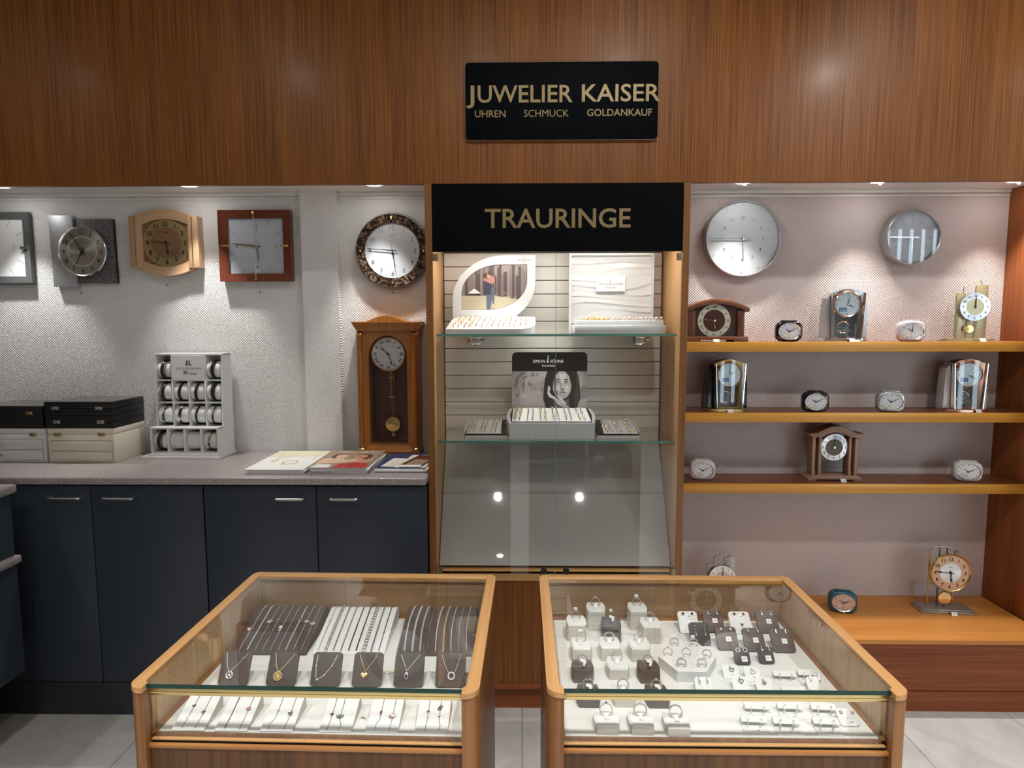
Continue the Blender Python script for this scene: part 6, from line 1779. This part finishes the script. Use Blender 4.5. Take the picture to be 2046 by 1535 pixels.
def ring(x, y, z, band, stone, label, rz=0, style='solitaire', tagp='front', group=None, Rr=.0087):
    t = thing('ring', label, 'ring', (x, y, z), rz, group)
    b = MB(band).at(0, 0, 0, rx=-12); cz = Rr - .0012
    b.torus((0, 0, cz), Rr, .00095 if style != 'wide' else .0014, 'y', 30, 7)
    if style == 'split':
        b.torus((0, -.0012, cz + .0006), Rr, .0006, 'y', 30, 5, sx=.98); b.torus((0, .0012, cz + .0006), Rr, .0006, 'y', 30, 5, sx=.98)
    b.build('band', t)
    zt = cz + Rr
    s = MB(stone).at(0, 0, 0, rx=-12)
    if style in ('solitaire', 'wide'):
        s.gem((0, 0, zt + .0012), .0024 if style != 'wide' else .0032, .0030)
        s.m(band)
        for k in range(4): a = R(45 + 90 * k); s.tube([(0.0010 * math.cos(a), .001 * math.sin(a), zt - .0006), (.0021 * math.cos(a), .0021 * math.sin(a), zt + .0018)], .0004, 4)
    elif style == 'pearl': s.ball((0, 0, zt + .0028), .0038, 14)
    elif style == 'halo':
        s.gem((0, 0, zt + .0014), .0025, .003); s.m('gem_clear')
        for k in range(8): a = R(45 * k); s.ball((.0036 * math.cos(a), .0036 * math.sin(a), zt + .001), .0010, 6)
    elif style in ('eternity', 'split'):
        for k in range(-3, 4): a = R(k * 17); s.gem(((Rr + .0006) * math.sin(a), 0, cz + (Rr + .0006) * math.cos(a)), .0014, .0018)
    else:
        s.gem((0, 0, zt + .0012), .0020, .0024); s.gem((-.0035, 0, zt + .0004), .0015, .0018); s.gem((.0035, 0, zt + .0004), .0015, .0018)
    s.build('stone', t)
    if tagp:
        q = MB('label_white')
        if tagp == 'front': q.at(.0, -.0055, .0045, rx=-38, ry=8).box(-.0026, .0026, -.0003, .0003, -.004, .004, .0002)
        elif tagp == 'behind': q.at(-.001, .005, zt + .001, rx=-15).box(-.0038, .0038, -.0003, .0003, -.0045, .0045, .0002)
        else: q.at(.001, -.0050, .0105, rx=-30, ry=18).box(-.0050, .0050, -.0003, .0003, -.0026, .0026, .0002); q.at(.004, -.0062, .0070, rx=-30, ry=25).box(-.0022, .0022, -.0003, .0003, -.005, .003, .0002)
        q.at().build('price_tag', t)
    return t
W_, K_, B_, C_ = ('white_leather', 'stand_side'), ('dark_pad', 'dark_pad'), ('brown_pad', 'brown_pad'), ('charcoal_pad', 'charcoal_pad')
stands = [
 (.158, 1.296, .042, W_, 'tall white ring stand, left of the rear pair', 'gem_clear', 'halo', 'front', 'silver', 'silver halo ring on the left tall rear stand'),
 (.247, 1.297, .042, W_, 'tall white ring stand, right of the rear pair', 'gem_clear', 'halo', 'behind', 'silver', 'silver ring with dark tag on the right tall rear stand'),
 (.112, 1.249, .035, W_, 'white ring stand at far left of the second row', 'pearl', 'pearl', 'behind', 'silver', 'silver pearl ring on the far left second row stand'),
 (.1835, 1.243, .035, C_, 'charcoal ring stand in the second row', 'pearl', 'pearl', 'flag', 'silver', 'pearl ring with white tag on the charcoal stand'),
 (.264, 1.242, .035, W_, 'white ring stand at right of the second row', 'gem_rose', 'three', 'front', 'ring_silver', 'silver ring with rose stones on the right second row stand'),
 (.115, 1.170, .027, W_, 'white ring stand at left of the third row', 'gem_dark', 'solitaire', 'behind', 'ring_silver', 'silver ring with a black stone at left of the third row'),
 (.171, 1.174, .027, W_, 'white ring stand in the middle of the third row', 'gem_blue', 'wide', 'front', 'ring_silver', 'silver ring with a dark blue stone in the middle third row'),
 (.228, 1.172, .027, W_, 'white ring stand at right of the third row', 'gem_dark', 'halo', 'front', 'ring_silver', 'silver ring with garnet cluster at right of the third row'),
 (.111, 1.100, .020, K_, 'dark ring stand at left of the fourth row', 'gem_clear', 'solitaire', 'flag', 'silver', 'silver ring with folded tag on the dark fourth row stand'),
 (.177, 1.112, .020, W_, 'white ring stand in the middle of the fourth row', 'gem_clear', 'eternity', 'front', 'silver', 'slim silver band ring in the middle of the fourth row'),
 (.232, 1.100, .020, B_, 'brown ring stand at right of the fourth row', 'gem_clear', 'three', 'flag', 'silver', 'silver ring with folded tag on the brown fourth row stand'),
 (.114, 1.027, .016, K_, 'dark ring stand at left of the fifth row, cut by the brass strip', 'gem_clear', 'split', 'flag', 'silver', 'wide openwork ring on the dark fifth row stand'),
 (.175, 1.029, .016, W_, 'white ring stand in the middle of the fifth row, cut by the brass strip', 'gem_clear', 'wide', 'front', 'ring_silver', 'silver ring with large clear stone in the middle fifth row'),
 (.232, 1.027, .016, K_, 'dark ring stand at right of the fifth row, cut by the brass strip', 'gem_clear', 'solitaire', 'flag', 'silver', 'silver ring with tilted white tag on the right fifth row stand'),
 (.136, .957, .015, W_, 'low white ring stand, left of the three at the front', 'gem_green', 'solitaire', 'front', 'ring_silver', 'silver ring with a green stone on the front left stand'),
 (.191, .957, .015, W_, 'low white ring stand, middle of the three at the front', 'gem_clear', 'wide', 'front', 'ring_silver', 'silver ring with a clear stone on the front middle stand'),
 (.247, .953, .015, W_, 'low white ring stand, right of the three at the front', 'gem_dark', 'split', 'front', 'ring_silver', 'broad silver ring with a dark stone on the front right stand')]
for x, y, h, (m, sd), lab, st_, sty, tg_, band, rl in stands:
    ring_stand(x, y, h, m, lab, -1.5, sd)
    ring(x, y + .003, DECK + h + .001, band, st_, rl, -3, sty, tg_, None, .0100 if y < 1.0 else .0092)
# hexagonal platform
hx = [(.258, 1.136), (.281, 1.084), (.333, 1.082), (.366, 1.134), (.345, 1.190), (.297, 1.193)]
b = MB('grey_box'); n = 6
o = (.313, 1.137, DECK)
b.T = Matrix.Translation((-o[0], -o[1], 0))
b.add([(x, y, .0003) for x, y in hx] + [(x, y, .0205) for x, y in hx], [tuple(reversed(range(n)))] + [(i, (i + 1) % n, n + (i + 1) % n, n + i) for i in range(n)])
b.m('white_leather').add([(x, y, .0205) for x, y in hx] + [(o[0] + (x - o[0]) * .975, o[1] + (y - o[1]) * .975, .0215) for x, y in hx], [tuple(range(n, 2 * n))] + [(i, (i + 1) % n, n + (i + 1) % n, n + i) for i in range(n)])
tag(b.build('ring_platform', loc=o, ang=20), 'white hexagonal platform carrying seven rings in the right case', 'ring stand')
for x, y, st_, sty, tg_, lab in ((.297, 1.172, 'gem_clear', 'eternity', 'behind', 'rear left ring on the white hexagonal platform'), (.334, 1.170, 'gem_clear', 'solitaire', 'behind', 'rear right ring on the white hexagonal platform'),
    (.276, 1.135, 'gem_clear', 'solitaire', '', 'leftmost ring on the white hexagonal platform'), (.310, 1.133, 'gem_clear', 'solitaire', '', 'centre ring on the white hexagonal platform'), (.347, 1.128, 'gem_blue', 'split', 'behind', 'rightmost ring with bluish openwork on the white hexagonal platform'),
    (.292, 1.097, 'gem_clear', 'wide', 'behind', 'front left ring on the white hexagonal platform'), (.329, 1.096, 'gem_clear', 'eternity', 'behind', 'front right ring on the white hexagonal platform')):
    ring(x, y, DECK + .0216, 'ring_silver', st_, lab, 0, sty, tg_, None, .0080)

# ------------------------------------------------------------------ right case: earring pads
def plabel(t, x, z, y, lean, w=.0105, h=.0095, txt='\u20ac 59', rz=0):
    b = MB('label_white').at(0, 0, .0006, rx=-lean); b.box(x - w / 2, x + w / 2, y - .0004, y, z - h / 2, z + h / 2); b.m('ink').text(txt, x, z, h * .26, y - .0006, w * .55, bold=.03)
    b.at().build('price_label', t)
def earring(x, y, z, kind, m, st_, label, rz=0, lean=45, lx=0, lz=0):
    """one earring hanging from the pad whose foot is at x, y"""
    t = thing('earring', label, 'earring', (x, y, z), rz, 'earrings in the right case')
    b = MB(m).at(0, 0, .0006, rx=-lean)
    if kind == 'stud':
        b.at(0, 0, .0006, rx=-lean); b.ball((lx, -.0015, lz), .0030, 10, sy=.7); b.m(st_).ball((lx, -.0030, lz), .0024, 10, sy=.7)
    elif kind == 'halo':
        b.torus((lx, -.0015, lz), .0036, .0010, 'y', 18, 6); b.m(st_).ball((lx, -.0018, lz), .0027, 10, sy=.5)
    elif kind == 'drop':
        b.tube([(lx, -.0012, lz + .006), (lx + .0005, -.0016, lz)], .0006, 5); b.m(st_).ball((lx + .0005, -.0025, lz - .002), .0022, 9, sz=1.3)
    elif kind == 'long':
        b.tube([(lx, -.0012, lz + .010), (lx + .001, -.0016, lz - .012)], .0006, 5); b.m(st_)
        for q in (.004, -.003, -.009, -.014): b.ball((lx + .001, -.0024, lz + q), .0012 + .0006 * (q < -.01), 7)
    elif kind == 'bar':
        b.box(lx - .0013, lx + .0013, -.0030, -.0006, lz - .005, lz + .005, .0006)
    b.build('hook' if kind in ('drop', 'long') else 'earring_body', t)
    return t
def pad(x, y, w, h, m, label, lean=45, price='\u20ac 59', pz=.62, rz=0):
    t = easel(x, y, w, h, m, label, lean, 'earring_pad', 'earring pad', None, .005, .006, rz=rz)
    if price: plabel(t, .003, h * pz, -.0002, lean, txt=price)
    return t
rows_ = [
 (.352, 1.258, .041, .049, 'white_leather', 'white earring pad with garnets, left of the two white ones', 'stud', 'bright_silver', 'gem_dark', 'dark red stud', 'left white pad'),
 (.406, 1.262, .042, .049, 'brown_pad', 'dark earring pad standing between the two white pads', 'drop', 'bright_silver', 'pearl', 'silver drop', 'dark pad between the white pads'),
 (.461, 1.258, .044, .049, 'white_leather', 'white earring pad with garnets, right of the two white ones', 'stud', 'bright_silver', 'gem_red', 'pale red stud', 'right white pad'),
 (.519, 1.260, .045, .049, 'dark_pad', 'dark earring pad at the rear right corner of the case', 'drop', 'bright_silver', 'pearl', 'bright drop', 'rear right corner pad'),
 (.362, 1.208, .040, .049, 'charcoal_pad', 'dark earring pad partly hidden behind the hexagonal platform', 'long', 'silver', 'pearl', 'long dangling', 'pad behind the hexagonal platform'),
 (.411, 1.190, .042, .049, 'brown_pad', 'dark earring pad, left of three in the second pad row', 'stud', 'silver', 'pearl', 'pearl stud', 'left pad of the second row'),
 (.4635, 1.186, .041, .049, 'brown_pad', 'dark earring pad, middle of three in the second pad row', 'drop', 'bright_silver', 'gem_clear', 'oval drop', 'middle pad of the second row'),
 (.519, 1.183, .044, .049, 'dark_pad', 'dark earring pad, right of three in the second pad row', 'bar', 'silver', 'silver', 'silver bar', 'right pad of the second row')]
for x, y, w, h, m, lab, kd, em, st_, el, pl in rows_:
    wh = m == 'white_leather'
    hasp = 'behind' not in lab
    t = pad(x, y, w, h, m, lab, 45, '\u20ac 59' if hasp else None, .76 if wh else (.56 if y > 1.22 else .50))
    for s_, sn in ((-1, 'left'), (1, 'right')):
        earring(x, y, DECK, kd, em, st_, '%s %s earring on the %s' % (sn, el, pl), 0, 45, s_ * .0095, h - (.006 if kd != 'long' else .012))
    if wh:
        q = thing('pendant', 'garnet drop pendant lying on the %s' % pl, 'pendant', (x, y, DECK))
        b = MB('bright_silver').at(0, 0, .0006, rx=-45); b.torus((.001, -.0015, .026), .0016, .0006, 'y', 12, 5); b.ball((.0022, -.0018, .0205), .0030, 10, sy=.6, sz=1.2); b.build('mount', q)
        b = MB('gem_dark').at(0, 0, .0006, rx=-45); b.ball((.0022, -.0030, .0205), .0022, 10, sy=.6, sz=1.2); b.build('garnet', q)
for x, y, lab, kd, pl, el in ((.421, 1.137, 'small dark sloped earring block, left of the two', 'halo', 'left small dark block', 'ringed black stud'), (.468, 1.141, 'small dark sloped earring block, right of the two', 'drop', 'right small dark block', 'silver hoop')):
    t = pad(x, y, .029, .034, 'charcoal_pad', lab, 42, '\u20ac 59' if kd == 'halo' else '\u20ac 7', .38)
    for s_, sn in ((-1, 'left'), (1, 'right')):
        earring(x, y, DECK, kd, 'bright_silver', 'gem_dark' if kd == 'halo' else 'silver', '%s %s earring on the %s' % (sn, el, pl), 0, 42, s_ * .0068, .029)

# acrylic cards and ledges in front
def card(x, y, w, h, label, lean=58, price=True):
    t = thing('acrylic_card', label, 'jewellery stand', (x, y, DECK), -3, None)
    MB('acrylic_frost').at(0, 0, .0006, rx=-lean).prism(rrect(-w / 2, w / 2, .001, h, .0015, 3), 0, .0012).build('plate', t)
    if price: plabel(t, .002, h * .30, -.0002, lean, .0115, .0085)
    return t
def pendant(x, y, label, kind, lean=58, lz=.018):
    t = thing('pendant', label, 'pendant', (x, y, DECK), -3, None)
    b = MB('steel').at(0, 0, .0006, rx=-lean)
    if kind == 'heart':
        pts = [(.0042 * .0625 * 16 * math.sin(2 * pi * k / 20) ** 3 + .002, -.0012, lz + .0042 * .0625 * (13 * math.cos(2 * pi * k / 20) - 5 * math.cos(4 * pi * k / 20) - 2 * math.cos(6 * pi * k / 20) - math.cos(8 * pi * k / 20))) for k in range(20)]
        b.tube(pts, .0008, 5, closed=True)
    elif kind == 'ring': b.torus((.001, -.0012, lz), .0040, .0009, 'y', 20, 5)
    else:
        for k in range(4): b.torus((.001 + .002 * math.cos(k * 1.57), -.0012, lz + .002 * math.sin(k * 1.57)), .0018, .0005, 'y', 10, 4)
    b.torus((0, -.0012, lz + .0055), .0014, .0006, 'y', 10, 5); b.build('charm', t)
card(.384, 1.092, .028, .029, 'clear acrylic card behind, left of the two with labels'); pendant(.384, 1.092, 'open heart pendant on the left labelled acrylic card', 'heart')
card(.421, 1.085, .028, .029, 'clear acrylic card behind, right of the two with labels'); pendant(.421, 1.085, 'open ring pendant on the right labelled acrylic card', 'ring')
card(.388, 1.052, .028, .029, 'unlabelled acrylic card just behind the front brass strip, left one', 58, False); pendant(.388, 1.052, 'heart pendant just behind the front brass strip', 'heart', 58, .020)
card(.428, 1.047, .028, .029, 'unlabelled acrylic card just behind the front brass strip, middle one', 58, False); pendant(.428, 1.047, 'dark knot pendant just behind the front brass strip', 'knot', 58, .020)
def ledge(x, y, label, hoop, el, pl, price='\u20ac 59', w=.040, ex=0.0):
    t = thing('acrylic_ledge', label, 'earring stand', (x, y, DECK), -4, None)
    b = MB('acrylic_frost').box(-w / 2, w / 2, -.017, .013, .0003, .0015); b.box(-w / 2, w / 2, .0118, .013, .0015, .0130)
    b.at(0, .013, .013, rx=18).box(-w / 2, w / 2, -.0135, 0, -.0012, 0); b.at(); b.build('bracket', t)
    if price: plabel2(t, .003 + ex, -.010, .0017, price)
    for s_, sn in ((-1, 'left'), (1, 'right')):
        q = thing('earring', '%s %s earring on the %s' % (sn, el, pl), 'earring', (x, y, DECK), -4, 'hoop earrings on acrylic ledges')
        b = MB('ring_silver').at(s_ * .0100, .0005, .0078, rz=68 if s_ < 0 else 62); b.torus((0, 0, -.001), .0066 * hoop, .0009 if hoop < 1.05 else .0014, 'y', 22, 6, sx=.85); b.at(); b.build('hoop', q)
def plabel2(t, x, y, z, txt):
    b = MB('label_white').box(x - .0062, x + .0062, y - .0045, y + .0045, z - .0003, z); n_ = len(b.v)
    b.m('ink').at(x, y, z + .0002, rx=-90, rz=2).text(txt, 0, 0, .0024, 0, .0065, bold=.03); b.at(); b.build('price_label', t)
ledge(.479, 1.090, 'acrylic earring ledge, left of the two behind the glass edge', .95, 'thin hoop', 'left rear acrylic ledge', None)
ledge(.5245, 1.094, 'acrylic earring ledge, right of the two behind the glass edge', 1.0, 'silver hoop', 'right rear acrylic ledge', None)
ledge(.473, 1.040, 'acrylic earring ledge half hidden behind the brass strip', .7, 'small dark hoop', 'half hidden acrylic ledge', None)
ledge(.392, .992, 'acrylic earring ledge, left of the three in the back front row', .8, 'short hoop', 'left ledge of the upper front row')
ledge(.447, .993, 'acrylic earring ledge, middle of the three in the back front row', 1.05, 'twisted hoop', 'middle ledge of the upper front row')
ledge(.502, .991, 'acrylic earring ledge, right of the three in the back front row', 1.05, 'rose-tinted hoop', 'right ledge of the upper front row')
ledge(.374, .957, 'acrylic earring ledge, left of the three along the front glass', 1.0, 'stone-set hoop', 'left ledge along the front glass')
ledge(.424, .953, 'acrylic earring ledge, middle of the three along the front glass', 1.1, 'plain thick hoop', 'middle ledge along the front glass')
ledge(.488, .953, 'acrylic earring ledge, right of the three along the front glass', 1.2, 'large thick hoop', 'right ledge along the front glass')
t = pad(.321, 1.050, .030, .026, 'white_leather', 'small white earring block beside the hexagonal platform', 40, None)
for s_, sn in ((-1, 'left'), (1, 'right')): earring(.321, 1.050, DECK, 'drop', 'ring_silver', 'gem_clear', '%s pointed earring on the small white block' % sn, 0, 40, s_ * .007, .020)
t = pad(.522, 1.055, .032, .026, 'white_leather', 'small white earring block at the right tray edge behind the brass strip', 45, None)
for s_, sn in ((-1, 'left'), (1, 'right')): earring(.522, 1.055, DECK, 'bar', 'silver', 'silver', '%s slanted earring on the right edge white block' % sn, 0, 45, s_ * .008, .022)
t = pad(.529, .956, .032, .030, 'white_leather', 'small white sloped earring block in the front right corner', 52, '\u20ac 59', .28)
for s_, sn in ((-1, 'left'), (1, 'right')): earring(.529, .956, DECK, 'stud', 'ring_silver', 'gem_clear' if s_ < 0 else 'gem_rose', '%s leaf-shaped earring on the front right corner block' % sn, 0, 52, s_ * .009, .024)
# ------------------------------------------------------------------ camera and view
cam = D.cameras.new('camera'); cam.sensor_width = 36; cam.sensor_fit = 'HORIZONTAL'
cam.lens = 1250.79 / 2046 * 36
cam.clip_start = 0.02; cam.clip_end = 50
co = D.objects.new('camera', cam); COL.objects.link(co)
pitch, yaw, roll = 0.0948, -0.0161, -0.0018
fw = Vector((math.sin(yaw) * math.cos(pitch), math.cos(yaw) * math.cos(pitch), -math.sin(pitch)))
r0 = Vector((math.cos(yaw), -math.sin(yaw), 0)); u0 = r0.cross(fw)
rr = r0 * math.cos(roll) + u0 * math.sin(roll); uu = u0 * math.cos(roll) - r0 * math.sin(roll)
mw = Matrix(((rr.x, uu.x, -fw.x, 0), (rr.y, uu.y, -fw.y, 0), (rr.z, uu.z, -fw.z, 1.4364), (0, 0, 0, 1)))
co.matrix_world = mw
SC.camera = co
wd = D.worlds.new('world'); SC.world = wd; wd.use_nodes = True
wd.node_tree.nodes['Background'].inputs['Color'].default_value = (0.5, 0.52, 0.55, 1)
wd.node_tree.nodes['Background'].inputs['Strength'].default_value = 0.3
vs_ = SC.view_settings
vs_.view_transform = 'Standard'; vs_.look = 'None'; vs_.gamma = 1.0; vs_.use_curve_mapping = False
vs_.exposure = EXPO
SC.cycles.max_bounces = 12; SC.cycles.transparent_max_bounces = 24; SC.cycles.diffuse_bounces = 5; SC.cycles.glossy_bounces = 5
SC.cycles.sample_clamp_indirect = 6.0
SC.cycles.caustics_reflective = False; SC.cycles.caustics_refractive = False
